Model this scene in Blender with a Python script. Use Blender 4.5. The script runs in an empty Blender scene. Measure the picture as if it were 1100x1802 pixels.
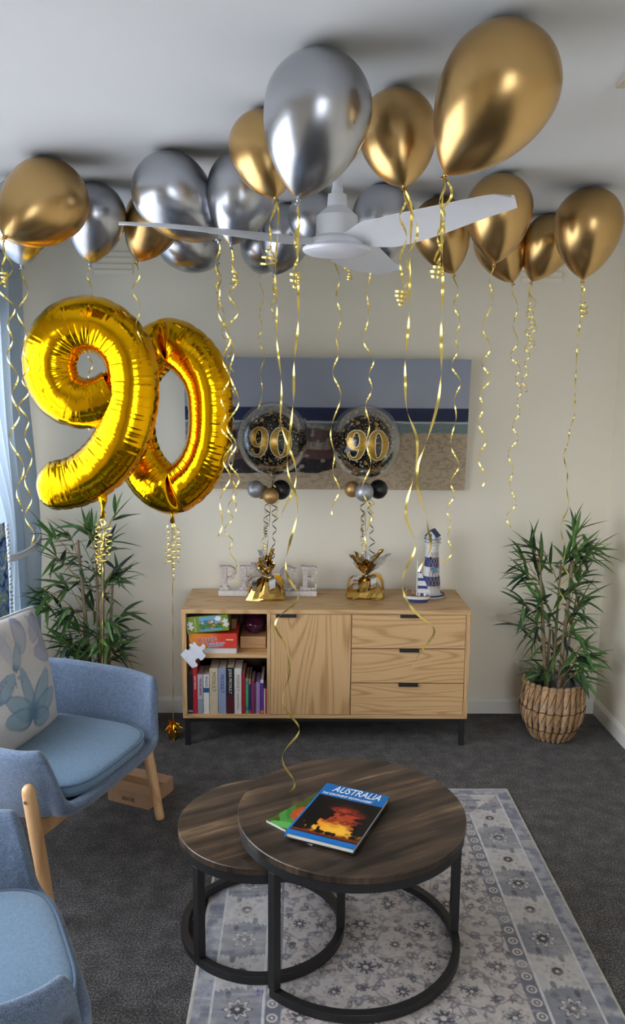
import bpy, bmesh, math, random
import numpy as np
from mathutils import Vector, Matrix, noise as mnoise

# ------------------------------------------------------------------ camera, world, daylight, exposure
S = bpy.context.scene
COL = S.collection
FPX, TILT, YAW, ROLL, HC = 1414.43, .1536, .0171, .0091, 1.736      # focal length in pixels of the 1100 x 1802 frame
WALL_Y, WALL_R, WALL_L, WALL_REAR, CEIL = 4.135, 1.618, -1.52, -3.0, 2.449
EXPOSURE = 0.78
SKY_STRENGTH = 5.4
SKY_COLOUR = (.90, .96, 1.06)

vF = Vector((math.sin(YAW)*math.cos(TILT), math.cos(YAW)*math.cos(TILT), -math.sin(TILT)))
vR = Vector((math.cos(YAW), -math.sin(YAW), 0)); vU = vR.cross(vF); vC = Vector((0, 0, HC))
cx_, cy_ = vR*math.cos(ROLL)+vU*math.sin(ROLL), vU*math.cos(ROLL)-vR*math.sin(ROLL)
cam = bpy.data.cameras.new('camera'); camo = bpy.data.objects.new('camera', cam); COL.objects.link(camo)
cam.sensor_fit = 'VERTICAL'; cam.sensor_height = 24; cam.lens = 24*FPX/1802; cam.clip_start = .05
M = Matrix((cx_, cy_, -vF)).transposed().to_4x4(); M.translation = vC; camo.matrix_world = M
S.camera = camo
S.view_settings.view_transform = 'Standard'; S.view_settings.look = 'None'
S.view_settings.gamma = 1; S.view_settings.use_curve_mapping = False
S.view_settings.exposure = EXPOSURE
S.cycles.use_denoising = True
S.cycles.max_bounces = 10; S.cycles.diffuse_bounces = 5; S.cycles.glossy_bounces = 5
S.cycles.transparent_max_bounces = 16; S.cycles.caustics_reflective = False; S.cycles.caustics_refractive = False
S.cycles.sample_clamp_indirect = 6
w = bpy.data.worlds.new('overcast_sky'); S.world = w; w.use_nodes = True
bg = w.node_tree.nodes['Background']; bg.inputs[0].default_value = (*SKY_COLOUR, 1); bg.inputs[1].default_value = SKY_STRENGTH

# openings of the room: left window (x = WALL_L) and rear window (y = WALL_REAR)
LW = (.95, 3.80, .42, 2.12)        # y0, y1, z0, z1
RW = (-.15, 1.45, .45, 2.15)        # x0, x1, z0, z1
def portal(name, loc, rot, sx, sy):
    l = bpy.data.lights.new(name, 'AREA'); l.shape = 'RECTANGLE'; l.size = sx; l.size_y = sy
    l.cycles.is_portal = True
    o = bpy.data.objects.new(name, l); COL.objects.link(o); o.location = loc; o.rotation_euler = rot
portal('window_daylight', (WALL_L-.05, (LW[0]+LW[1])/2, (LW[2]+LW[3])/2), (0, -math.pi/2, 0), LW[3]-LW[2], LW[1]-LW[0])
portal('window_daylight', ((RW[0]+RW[1])/2, WALL_REAR-.05, (RW[2]+RW[3])/2), (math.pi/2, 0, 0), RW[1]-RW[0], RW[3]-RW[2])

# ------------------------------------------------------------------ pixel helpers (true points of the place)
def ray(u, v):
    x, y = u-550, v-901; c, s = math.cos(ROLL), math.sin(ROLL)
    x, y = c*x+s*y, -s*x+c*y
    return vF + vR*(x/FPX) - vU*(y/FPX)
def az(u, v, z): d = ray(u, v); return vC + d*((z-HC)/d.z)
def ay(u, v, Y): d = ray(u, v); return vC + d*(Y/d.y)
def sm(a, b, x):
    t = min(1, max(0, (x-a)/(b-a))); return t*t*(3-2*t)
def V(*a): return Vector(a)

# ------------------------------------------------------------------ objects
def wm(o):
    if o.parent is None: return o.matrix_basis.copy()
    return wm(o.parent) @ o.matrix_parent_inverse @ o.matrix_basis
def adopt(o, parent):
    o.parent = parent; o.matrix_parent_inverse = wm(parent).inverted()
def tag(o, label=None, cat=None, group=None, kind=None):
    if label: o['label'] = label
    if cat: o['category'] = cat
    if group: o['group'] = group
    if kind: o['kind'] = kind
    return o
def thing(name, loc, label, cat, group=None):
    o = bpy.data.objects.new(name, None); COL.objects.link(o); o.location = loc; o.empty_display_size = .05
    return tag(o, label, cat, group)
def mkobj(name, me, parent=None):
    o = bpy.data.objects.new(name, me); COL.objects.link(o)
    if parent is not None: adopt(o, parent)
    return o
def copy_tree(o, parent=None):
    c = o.copy(); COL.objects.link(c)
    if parent is not None:
        c.parent = parent; c.matrix_parent_inverse = o.matrix_parent_inverse.copy()
    for ch in list(o.children): copy_tree(ch, c)
    return c
def arr_mesh(name, v, f, smooth=False, mat=None):
    """v (n,3) array, f (m,4) or (m,3) int array"""
    v = np.asarray(v, np.float32); f = np.asarray(f, np.int32); k = f.shape[1]
    me = bpy.data.meshes.new(name); me.vertices.add(len(v)); me.vertices.foreach_set('co', v.ravel())
    me.loops.add(f.size); me.loops.foreach_set('vertex_index', f.ravel())
    me.polygons.add(len(f)); me.polygons.foreach_set('loop_start', np.arange(0, f.size, k, dtype=np.int32))
    me.polygons.foreach_set('loop_total', np.full(len(f), k, np.int32))
    if smooth: me.polygons.foreach_set('use_smooth', np.ones(len(f), bool))
    me.update(calc_edges=True); me.validate()
    if mat: me.materials.append(mat)
    return me
def grid_faces(nu, nv, wrap_u=False, wrap_v=False):
    """vertex index = i*nv + j"""
    a = []
    I = range(nu if wrap_u else nu-1); J = range(nv if wrap_v else nv-1)
    for i in I:
        i2 = (i+1) % nu
        for j in J:
            j2 = (j+1) % nv
            a.append((i*nv+j, i2*nv+j, i2*nv+j2, i*nv+j2))
    return a
class MB:
    def __init__(s): s.v = []; s.f = []
    def add(s, vs, fs):
        n = len(s.v); s.v += [tuple(p) for p in vs]; s.f += [tuple(i+n for i in f) for f in fs]; return s
    def box(s, x0, x1, y0, y1, z0, z1):
        return s.add([(x0,y0,z0),(x1,y0,z0),(x1,y1,z0),(x0,y1,z0),(x0,y0,z1),(x1,y0,z1),(x1,y1,z1),(x0,y1,z1)],
                     [(0,3,2,1),(4,5,6,7),(0,1,5,4),(1,2,6,5),(2,3,7,6),(3,0,4,7)])
    def tube(s, path, r, n=10, cap=True, closed=False, flat=None):
        P = [Vector(p) for p in path]; N = len(P); rr = r if hasattr(r, '__len__') else [r]*N
        ref = None; vs = []
        for i, p in enumerate(P):
            t = (P[(i+1) % N]-P[i-1]) if closed else (P[min(i+1, N-1)]-P[max(i-1, 0)])
            t.normalize()
            if ref is None:
                ref = t.orthogonal().normalized()
                if flat is not None: ref = (flat-t*flat.dot(t)).normalized()
            ref = (ref-t*ref.dot(t)).normalized(); b = t.cross(ref)
            for k in range(n):
                a = 2*math.pi*k/n; vs.append(p+(ref*math.cos(a)+b*math.sin(a))*rr[i])
        fs = []
        for i in range(N if closed else N-1):
            for k in range(n):
                i2 = (i+1) % N; fs.append((i*n+k, i*n+(k+1) % n, i2*n+(k+1) % n, i2*n+k))
        if cap and not closed:
            fs.append(tuple(range(n-1, -1, -1))); fs.append(tuple((N-1)*n+k for k in range(n)))
        return s.add(vs, fs)
    def lathe(s, prof, c=(0,0,0), n=32, mat=None):
        """prof: list of (r, z) ; ends close on the axis when r = 0"""
        c = Vector(c); vs = []; fs = []
        for r, z in prof:
            for k in range(n):
                a = 2*math.pi*k/n; p = Vector((r*math.cos(a), r*math.sin(a), z))
                vs.append((mat @ p if mat else p)+c)
        for i in range(len(prof)-1):
            for k in range(n): fs.append((i*n+k, i*n+(k+1) % n, (i+1)*n+(k+1) % n, (i+1)*n+k))
        return s.add(vs, fs)
    def prism(s, poly, y0, y1, to=None):
        """poly in (x, z), extruded along y"""
        n = len(poly); vs = [(x, y0, z) for x, z in poly]+[(x, y1, z) for x, z in poly]
        if to: vs = [to(Vector(p)) for p in vs]
        fs = [tuple(range(n)), tuple(range(2*n-1, n-1, -1))]+[(i, i+n, (i+1) % n+n, (i+1) % n) for i in range(n)]
        return s.add(vs, fs)
    def strip(s, pts, wid):
        """flat ribbon: pts, half width vectors"""
        vs = []; fs = []
        for p, q in zip(pts, wid): vs += [p-q, p+q]
        for i in range(len(pts)-1): fs.append((2*i, 2*i+1, 2*i+3, 2*i+2))
        return s.add(vs, fs)
    def build(s, name, mat, parent=None, smooth=False, bevel=0, seg=2, weld=False, autos=None, M=None):
        vs = s.v if M is None else [M @ Vector(p) for p in s.v]
        me = bpy.data.meshes.new(name); me.from_pydata([tuple(p) for p in vs], [], s.f)
        if weld or autos:
            bm = bmesh.new(); bm.from_mesh(me)
            if weld or autos: bmesh.ops.remove_doubles(bm, verts=bm.verts, dist=1e-5)
            bmesh.ops.recalc_face_normals(bm, faces=bm.faces)
            if autos:
                for e in bm.edges:
                    if len(e.link_faces) == 2 and e.calc_face_angle(0) > autos: e.smooth = False
            bm.to_mesh(me); bm.free()
        if smooth or autos: me.polygons.foreach_set('use_smooth', [True]*len(me.polygons))
        me.update()
        for m_ in (mat if isinstance(mat, (list, tuple)) else [mat]): me.materials.append(m_)
        o = mkobj(name, me, parent)
        if bevel:
            b = o.modifiers.new('bevel', 'BEVEL'); b.width = bevel; b.segments = seg; b.limit_method = 'ANGLE'
        return o
def spline(P, n):
    """Catmull-Rom through points, n samples per span"""
    P = [Vector(p) for p in P]; Q = [P[0]*2-P[1]]+P+[P[-1]*2-P[-2]]; out = []
    for i in range(1, len(Q)-2):
        for k in range(n):
            t = k/n; a, b, c, d = Q[i-1], Q[i], Q[i+1], Q[i+2]
            out.append(.5*((2*b)+(c-a)*t+(2*a-5*b+4*c-d)*t*t+(3*b-a-3*c+d)*t**3))
    out.append(P[-1]); return out
def resample(P, step):
    d = [0]
    for a, b in zip(P, P[1:]): d.append(d[-1]+(b-a).length)
    n = max(2, int(d[-1]/step)); out = []; j = 0
    for i in range(n+1):
        s = d[-1]*i/n
        while j < len(d)-2 and d[j+1] < s: j += 1
        t = (s-d[j])/max(1e-9, d[j+1]-d[j]); out.append(P[j].lerp(P[j+1], min(1, t)))
    return out, d[-1]
def text_mb(body, size, mat, name, parent, to, shear=0, extrude=.0004, space=1.0, align='CENTER', sx=1.0, fat=0.0):
    """lettering: 'to' maps (x, y, z) of the text plane into the world"""
    cu = bpy.data.curves.new('lettering', 'FONT'); cu.body = body; cu.size = size; cu.shear = shear
    cu.extrude = extrude; cu.offset = fat; cu.align_x = align; cu.align_y = 'CENTER'; cu.space_character = space; cu.resolution_u = 3
    o = bpy.data.objects.new('lettering', cu); COL.objects.link(o)
    dg = bpy.context.evaluated_depsgraph_get(); me = bpy.data.meshes.new_from_object(o.evaluated_get(dg))
    bpy.data.objects.remove(o); bpy.data.curves.remove(cu)
    for v_ in me.vertices: v_.co = to(Vector((v_.co.x*sx, v_.co.y, v_.co.z)))
    me.materials.clear(); me.materials.append(mat); me.name = name
    return mkobj(name, me, parent)

# ------------------------------------------------------------------ materials
class NT:
    def __init__(s, name):
        s.m = bpy.data.materials.new(name); s.m.use_nodes = True; s.t = s.m.node_tree; s.b = s.t.nodes['Principled BSDF']
        s.out = s.t.nodes['Material Output']
    def n(s, typ, **kw):
        nd = s.t.nodes.new('ShaderNode'+typ)
        for k, v_ in kw.items():
            if k in nd.inputs: nd.inputs[k].default_value = v_
            else: setattr(nd, k, v_)
        return nd
    def l(s, a, b): s.t.links.new(a, b)
    def coord(s, scale=(1,1,1), rot=(0,0,0), kind='Object'):
        c = s.n('TexCoord'); mp = s.n('Mapping'); mp.inputs['Scale'].default_value = scale; mp.inputs['Rotation'].default_value = rot
        s.l(c.outputs[kind], mp.inputs[0]); return mp.outputs[0]
    def noise(s, vec, scale, detail=2, rough=.5, dist=0):
        nd = s.n('TexNoise'); nd.inputs['Scale'].default_value = scale; nd.inputs['Detail'].default_value = detail
        nd.inputs['Roughness'].default_value = rough; nd.inputs['Distortion'].default_value = dist; s.l(vec, nd.inputs['Vector']); return nd.outputs['Fac']
    def ramp(s, fac, stops):
        r = s.n('ValToRGB'); e = r.color_ramp.elements
        while len(e) < len(stops): e.new(.5)
        for el, (p, c) in zip(e, stops): el.position = p; el.color = (*c, 1)
        s.l(fac, r.inputs[0]); return r.outputs[0]
    def math(s, op, a, b=None):
        m_ = s.n('Math'); m_.operation = op
        for i, x in enumerate((a, b)):
            if x is None: continue
            if isinstance(x, (int, float)): m_.inputs[i].default_value = x
            else: s.l(x, m_.inputs[i])
        return m_.outputs[0]
    def mix(s, fac, a, b, typ='MIX'):
        m_ = s.n('Mix'); m_.data_type = 'RGBA'; m_.blend_type = typ
        if isinstance(fac, (int, float)): m_.inputs[0].default_value = fac
        else: s.l(fac, m_.inputs[0])
        for i, x in ((6, a), (7, b)):
            if isinstance(x, tuple): m_.inputs[i].default_value = (*x, 1)
            else: s.l(x, m_.inputs[i])
        return m_.outputs[2]
    def bump(s, h, strength=.3, dist=.001):
        b = s.n('Bump'); b.inputs['Strength'].default_value = strength; b.inputs['Distance'].default_value = dist
        s.l(h, b.inputs['Height']); s.l(b.outputs[0], s.b.inputs['Normal'])
    def base(s, c):
        if isinstance(c, tuple): s.b.inputs['Base Color'].default_value = (*c, 1)
        else: s.l(c, s.b.inputs['Base Color'])
    def p(s, **kw):
        for k, v_ in kw.items(): s.b.inputs[k.replace('_', ' ')].default_value = v_
        return s
def lin(r, g, b):
    f = lambda c: (c/255/12.92 if c <= 10 else ((c/255+.055)/1.055)**2.4)
    return (f(r), f(g), f(b))
def plain(name, rgb, rough=.5, metal=0, var=.06, scale=40, bump=0, **kw):
    """a procedural material: the base colour with a fine variation of its own"""
    t = NT(name); v_ = t.coord(); n = t.noise(v_, scale, 3)
    d = tuple(c*(1-var) for c in rgb); l_ = tuple(min(1, c*(1+var)) for c in rgb)
    t.base(t.ramp(n, [(.3, d), (.7, l_)])); t.p(Roughness=rough, Metallic=metal, **kw)
    if bump: t.bump(n, bump)
    return t.m
def printed(name, rough=.5, weave=0, scale=400, **kw):
    t = NT(name); a = t.n('Attribute', attribute_name='Col'); v_ = t.coord(); n = t.noise(v_, scale, 2)
    k = t.ramp(n, [(.25, (.86,)*3), (.75, (1.0,)*3)])
    t.base(t.mix(1.0, a.outputs['Color'], k, 'MULTIPLY')); t.p(Roughness=rough, **kw)
    if weave: t.bump(n, weave)
    return t.m
def wood(name, dark, mid, light, axis, ring=11, scale=1.0, rough=.45):
    """grain runs along 'axis' (0 x, 1 y, 2 z)"""
    t = NT(name); sc = [6*scale]*3; sc[axis] = .6*scale
    v_ = t.coord(tuple(sc)); big = t.noise(v_, 1.0, 1.0, .4, .2)
    rings = t.math('SINE', t.math('MULTIPLY', big, ring*6.28))
    fs = [170*scale]*3; fs[axis] = 5*scale
    fine = t.noise(t.coord(tuple(fs)), 1.0, 3, .6)
    f = t.math('ADD', t.math('MULTIPLY', t.math('POWER', t.math('MULTIPLY', t.math('ADD', rings, 1.0), .5), 3.0), .34), t.math('MULTIPLY', fine, .62))
    t.base(t.ramp(f, [(.2, light), (.5, mid), (.88, dark)])); t.p(Roughness=rough)
    t.bump(fine, .15, .0006); return t.m
def fabric(name, a, b, scale=900, rough=.9, bump=.5, sheen=.25):
    t = NT(name); v_ = t.coord((1, 1, 1)); n = t.noise(v_, scale, 2, .7); n2 = t.noise(v_, scale*.16, 3, .6)
    f = t.math('ADD', t.math('MULTIPLY', n, .82), t.math('MULTIPLY', n2, .18))
    t.base(t.ramp(f, [(.36, a), (.62, b)])); t.p(Roughness=rough, Sheen_Weight=sheen); t.bump(n, bump, .0008); return t.m

m_wall = plain('painted_wall', lin(237, 229, 210), .75, 0, .012, 3)
m_ceil = plain('ceiling_paint', lin(242, 242, 243), .8, 0, .01, 3)
m_trim = plain('trim_gloss_paint', lin(232, 228, 219), .4, 0, .015, 8)
m_oak_h = wood('oak_veneer_lengthwise', lin(158, 116, 70), lin(198, 158, 108), lin(212, 174, 126), 0, 20)
m_oak_v = wood('oak_veneer_upright', lin(150, 108, 62), lin(198, 158, 108), lin(210, 172, 124), 2, 20)
m_black = plain('black_powder_coat', (.012, .012, .013), .45, 0, .1, 200)
m_white = plain('white_plastic', lin(232, 233, 238), .35, 0, .01, 20)
m_beech = wood('beech_wood', lin(178, 130, 84), lin(203, 158, 110), lin(214, 172, 126), 2, 5, 1.2, .4)
m_gold = plain('chrome_gold_latex', lin(200, 164, 108), .28, 1, .03, 6)
m_silver = plain('chrome_silver_latex', lin(182, 184, 190), .28, 1, .02, 6)
m_blackl = plain('black_latex', (.006, .006, .007), .3, 0, .1, 6)
m_ribbon = plain('gold_ribbon', lin(232, 206, 112), .30, .85, .05, 60)
m_ribbon_k = plain('black_ribbon', (.01, .01, .012), .2, 0, .1, 60)
m_ribbon_s = plain('silver_ribbon', lin(215, 216, 222), .12, 1, .04, 60)
m_foil = plain('gold_foil', lin(244, 180, 10), .12, 1, .04, 5)
m_foil2 = plain('pale_gold_foil', lin(196, 160, 88), .14, 1, .06, 30)
m_cream = plain('page_edges', lin(214, 196, 172), .8, 0, .08, 300)
m_leafs = [plain('leaf_green', c, .42, 0, .25, 25) for c in (lin(74, 112, 56), lin(48, 76, 50), lin(100, 134, 72), lin(32, 48, 42))]
m_cane = plain('bamboo_cane', lin(128, 108, 84), .55, 0, .2, 30)
m_twig = plain('leaf_stalk', lin(150, 128, 52), .6, 0, .15, 30)

# ------------------------------------------------------------------ the room
def struct(o): o['kind'] = 'structure'; return o
T = .14
t = NT('charcoal_carpet'); v_ = t.coord(); n1 = t.noise(v_, 170, 3, .8); n2 = t.noise(v_, 14, 3, .6)
f_ = t.math('ADD', t.math('MULTIPLY', n1, .8), t.math('MULTIPLY', n2, .2))
t.base(t.ramp(f_, [(.40, lin(18, 17, 18)), (.5, lin(56, 53, 53)), (.61, lin(136, 130, 128))])); t.p(Roughness=1, Sheen_Weight=.15)
t.bump(n1, 1.0, .006); m_carpet = t.m
struct(MB().box(WALL_L-T, WALL_R+T, WALL_REAR-T, WALL_Y+T, -.1, 0).build('floor', m_carpet))
struct(MB().box(-40, 40, -40, 40, -.5, -.3).build('ground', plain('bounce_ground_grey', lin(186, 186, 186), .9, 0, .15, 2)))  # unseen ground outside, added and toned to set the bounce light on the ceiling
struct(MB().box(WALL_L-T, WALL_R+T, WALL_REAR-T, WALL_Y+T, CEIL, CEIL+.1).build('ceiling', m_ceil))
struct(MB().box(WALL_L-T, WALL_R+T, WALL_Y, WALL_Y+T, 0, CEIL).build('wall_back', m_wall))
struct(MB().box(WALL_R, WALL_R+T, WALL_REAR-T, WALL_Y, 0, CEIL).build('wall_right', m_wall))
y0, y1, z0, z1 = LW
b = MB().box(WALL_L-T, WALL_L, WALL_REAR-T, y0, 0, CEIL).box(WALL_L-T, WALL_L, y1, WALL_Y, 0, CEIL)
b.box(WALL_L-T, WALL_L, y0, y1, 0, z0).box(WALL_L-T, WALL_L, y0, y1, z1, CEIL); struct(b.build('wall_left', m_wall))
x0, x1, c0, c1 = RW
b = MB().box(WALL_L, x0, WALL_REAR-T, WALL_REAR, 0, CEIL).box(x1, WALL_R, WALL_REAR-T, WALL_REAR, 0, CEIL)
b.box(x0, x1, WALL_REAR-T, WALL_REAR, 0, c0).box(x0, x1, WALL_REAR-T, WALL_REAR, c1, CEIL); struct(b.build('wall_rear', m_wall))
def skirting(name, pts):
    """profiled skirting board along the wall"""
    b = MB()
    for (ax, ay_), (bx, by_), (nx, ny) in pts:
        prof = [(0, 0), (.016, 0), (.016, .068), (.011, .078), (.004, .086), (0, .088)]; vs = []
        for (px, py) in ((ax, ay_), (bx, by_)):
            vs += [(px+nx*d, py+ny*d, z) for d, z in prof]
        n = len(prof); b.add(vs, [(i, (i+1) % n, (i+1) % n+n, i+n) for i in range(n)]+[tuple(range(n)), tuple(range(2*n-1, n-1, -1))])
    return struct(b.build(name, m_trim))
skirting('baseboard_back', [((WALL_L, WALL_Y), (WALL_R, WALL_Y), (0, -1))])
skirting('baseboard_right', [((WALL_R, WALL_REAR), (WALL_R, WALL_Y-.016), (-1, 0))])
skirting('baseboard_left', [((WALL_L, WALL_REAR), (WALL_L, WALL_Y-.016), (1, 0))])
skirting('baseboard_rear', [((WALL_L+.016, WALL_REAR), (WALL_R-.016, WALL_REAR), (0, 1))])
# thin clear glazing: mostly straight through, a little mirror
t = NT('window_glass'); tr = t.n('BsdfTransparent'); gl = t.n('BsdfGlossy', Roughness=.02); lw_ = t.n('LayerWeight', Blend=.25); mx = t.n('MixShader')
t.l(t.math('MULTIPLY', lw_.outputs['Fresnel'], .5), mx.inputs[0]); t.l(tr.outputs[0], mx.inputs[1]); t.l(gl.outputs[0], mx.inputs[2]); t.l(mx.outputs[0], t.out.inputs[0]); m_glass = t.m
def window(name, axis, a0, a1, z0, z1, at, panes):
    """frame bars with a pane in each light; axis 1: in the left wall, axis 0: in the rear wall"""
    def B(b, p, q, za, zb, d0, d1): return b.box(at+d0, at+d1, p, q, za, zb) if axis == 1 else b.box(p, q, at+d0, at+d1, za, zb)
    s = .05; b = MB(); root = thing(name, (at, (a0+a1)/2, z0) if axis == 1 else ((a0+a1)/2, at, z0), None, None); struct(root)
    B(b, a0, a1, z0, z0+s, -.09, -.03); B(b, a0, a1, z1-s, z1, -.09, -.03); B(b, a0, a0+s, z0+s, z1-s, -.09, -.03); B(b, a1-s, a1, z0+s, z1-s, -.09, -.03)
    for k in range(1, panes):
        m_ = a0+(a1-a0)*k/panes; B(b, m_-s/2, m_+s/2, z0+s, z1-s, -.085, -.035)
    b.build('window_frame', m_white, root, bevel=.004)
    for k in range(panes):
        p, q = a0+(a1-a0)*k/panes+.02, a0+(a1-a0)*(k+1)/panes-.02
        B(MB(), p, q, z0+.03, z1-.03, -.062, -.058).build('pane', m_glass, root)
    B(MB(), a0-.04, a1+.04, z0-.03, z0-.002, -.02, .05).build('window_sill', m_trim, root, bevel=.004)
window('window_1', 1, *LW, WALL_L, 3)
window('window_2', 0, *RW, WALL_REAR, 2)

# slatted air vents high on the back wall
def wall_vent(u0, v0, u1, v1, label, lines):
    a, c = ay(u0, v0, WALL_Y), ay(u1, v1, WALL_Y)
    root = thing('wall_vent', ((a.x+c.x)/2, WALL_Y-.006, c.z), label, 'vent', 'wall vents')
    MB().box(a.x, c.x, WALL_Y-.004, WALL_Y-.0005, c.z, a.z).build('vent_plate', m_wall, root, bevel=.001)
    n = lines; h = (a.z-c.z)/n
    for k in range(n):
        z = c.z+h*(k+.5)
        MB().add([(a.x+.006, WALL_Y-.0042, z-h*.42), (c.x-.006, WALL_Y-.0042, z-h*.42), (c.x-.006, WALL_Y-.014, z+h*.24), (a.x+.006, WALL_Y-.014, z+h*.24),
                  (a.x+.006, WALL_Y-.0042, z-h*.34), (c.x-.006, WALL_Y-.0042, z-h*.34), (c.x-.006, WALL_Y-.0125, z+h*.30), (a.x+.006, WALL_Y-.0125, z+h*.30)],
                 [(0, 1, 2, 3), (7, 6, 5, 4), (0, 4, 5, 1), (1, 5, 6, 2), (2, 6, 7, 3), (3, 7, 4, 0)]).build('vent_slat', m_wall, root)
wall_vent(162, 441, 236, 484, 'slatted wall vent high on the wall above the number balloons', 4)
wall_vent(917, 455, 990, 498, 'slatted wall vent partly hidden behind the gold balloons on the right', 4)
# power point behind the plant
a, c = ay(906, 1164, WALL_Y), ay(946, 1188, WALL_Y)
root = thing('power_outlet', ((a.x+c.x)/2, WALL_Y, c.z), 'cream double power outlet low on the wall behind the right bamboo', 'power outlet')
MB().box(a.x, c.x, WALL_Y-.009, WALL_Y, c.z, a.z).build('face_plate', m_trim, root, bevel=.003)
for k in (.28, .72):
    x = a.x+(c.x-a.x)*k; zc = (a.z+c.z)/2
    for dx, rot in ((-.007, .5), (.007, -.5), (0, 0)):
        b = MB().box(-.0012, .0012, -.0005, .0005, -.005, .005)
        b.build('socket_slot', m_black, root, M=Matrix.Translation((x+dx, WALL_Y-.0093, zc+(.004 if dx else -.009))) @ Matrix.Rotation(rot, 4, 'Y'))
# corner of a square ceiling vent at the edge of the picture
p = az(1084, 146, CEIL); root = thing('ceiling_vent', (p.x+.17, p.y-.17, CEIL-.012), 'square ceiling vent whose corner shows at the picture edge beside the biggest gold balloon', 'vent')
m_vent = plain('cream_vent', lin(216, 206, 182), .5)
b = MB(); X0, X1, Y0, Y1 = p.x, p.x+.34, p.y-.34, p.y
b.box(X0, X1, Y0, Y0+.035, CEIL-.012, CEIL).box(X0, X1, Y1-.035, Y1, CEIL-.012, CEIL).box(X0, X0+.035, Y0+.035, Y1-.035, CEIL-.012, CEIL).box(X1-.035, X1, Y0+.035, Y1-.035, CEIL-.012, CEIL).build('vent_frame', m_vent, root)
for k in range(7): MB().box(X0+.035, X1-.035, Y0+.045+k*.037, Y0+.068+k*.037, CEIL-.010, CEIL-.004).build('vent_slat', m_vent, root)

# ------------------------------------------------------------------ printed surfaces: colours computed on a fine grid
def vnoise(x, y, seed, scale):
    r = np.random.RandomState(seed); g = r.rand(67, 67).astype(np.float32)
    X, Y = x*scale, y*scale; xi, yi = np.floor(X).astype(int), np.floor(Y).astype(int); fx, fy = X-xi, Y-yi
    fx, fy = fx*fx*(3-2*fx), fy*fy*(3-2*fy); a = lambda i, j: g[(xi+i) % 67, (yi+j) % 67]
    return (a(0, 0)*(1-fx)+a(1, 0)*fx)*(1-fy)+(a(0, 1)*(1-fx)+a(1, 1)*fx)*fy
def fbm(x, y, seed, scale, o=4):
    s = 0; w_ = .5; tot = 0
    for k in range(o): s = s+w_*vnoise(x, y, seed+k, scale*2**k); tot += w_; w_ *= .5
    return s/tot
def step(a, b, x): t_ = np.clip((x-a)/(b-a), 0, 1); return t_*t_*(3-2*t_)
class Canvas:
    def __init__(s, x, y, rgb): s.x, s.y = x, y; s.c = np.empty(x.shape+(3,), np.float32); s.c[:] = lin(*rgb)
    def put(s, mask, rgb):
        m = np.clip(mask, 0, 1)[..., None]; col = np.asarray(lin(*rgb), np.float32) if isinstance(rgb, tuple) else rgb
        s.c = s.c*(1-m)+col*m
def colour_mesh(name, P, C, mat, parent, wrap=False):
    """P (nu,nv,3), C (nu,nv,3)"""
    nu, nv = P.shape[:2]; i = np.arange(nu*nv).reshape(nu, nv)
    f = np.stack([i[:-1, :-1], i[1:, :-1], i[1:, 1:], i[:-1, 1:]], -1).reshape(-1, 4)
    me = arr_mesh(name, P.reshape(-1, 3), f, True, mat)
    at = me.color_attributes.new('Col', 'FLOAT_COLOR', 'POINT')
    at.data.foreach_set('color', np.concatenate([C.reshape(-1, 3), np.ones((nu*nv, 1))], 1).astype(np.float32).ravel())
    return mkobj(name, me, parent)

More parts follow.
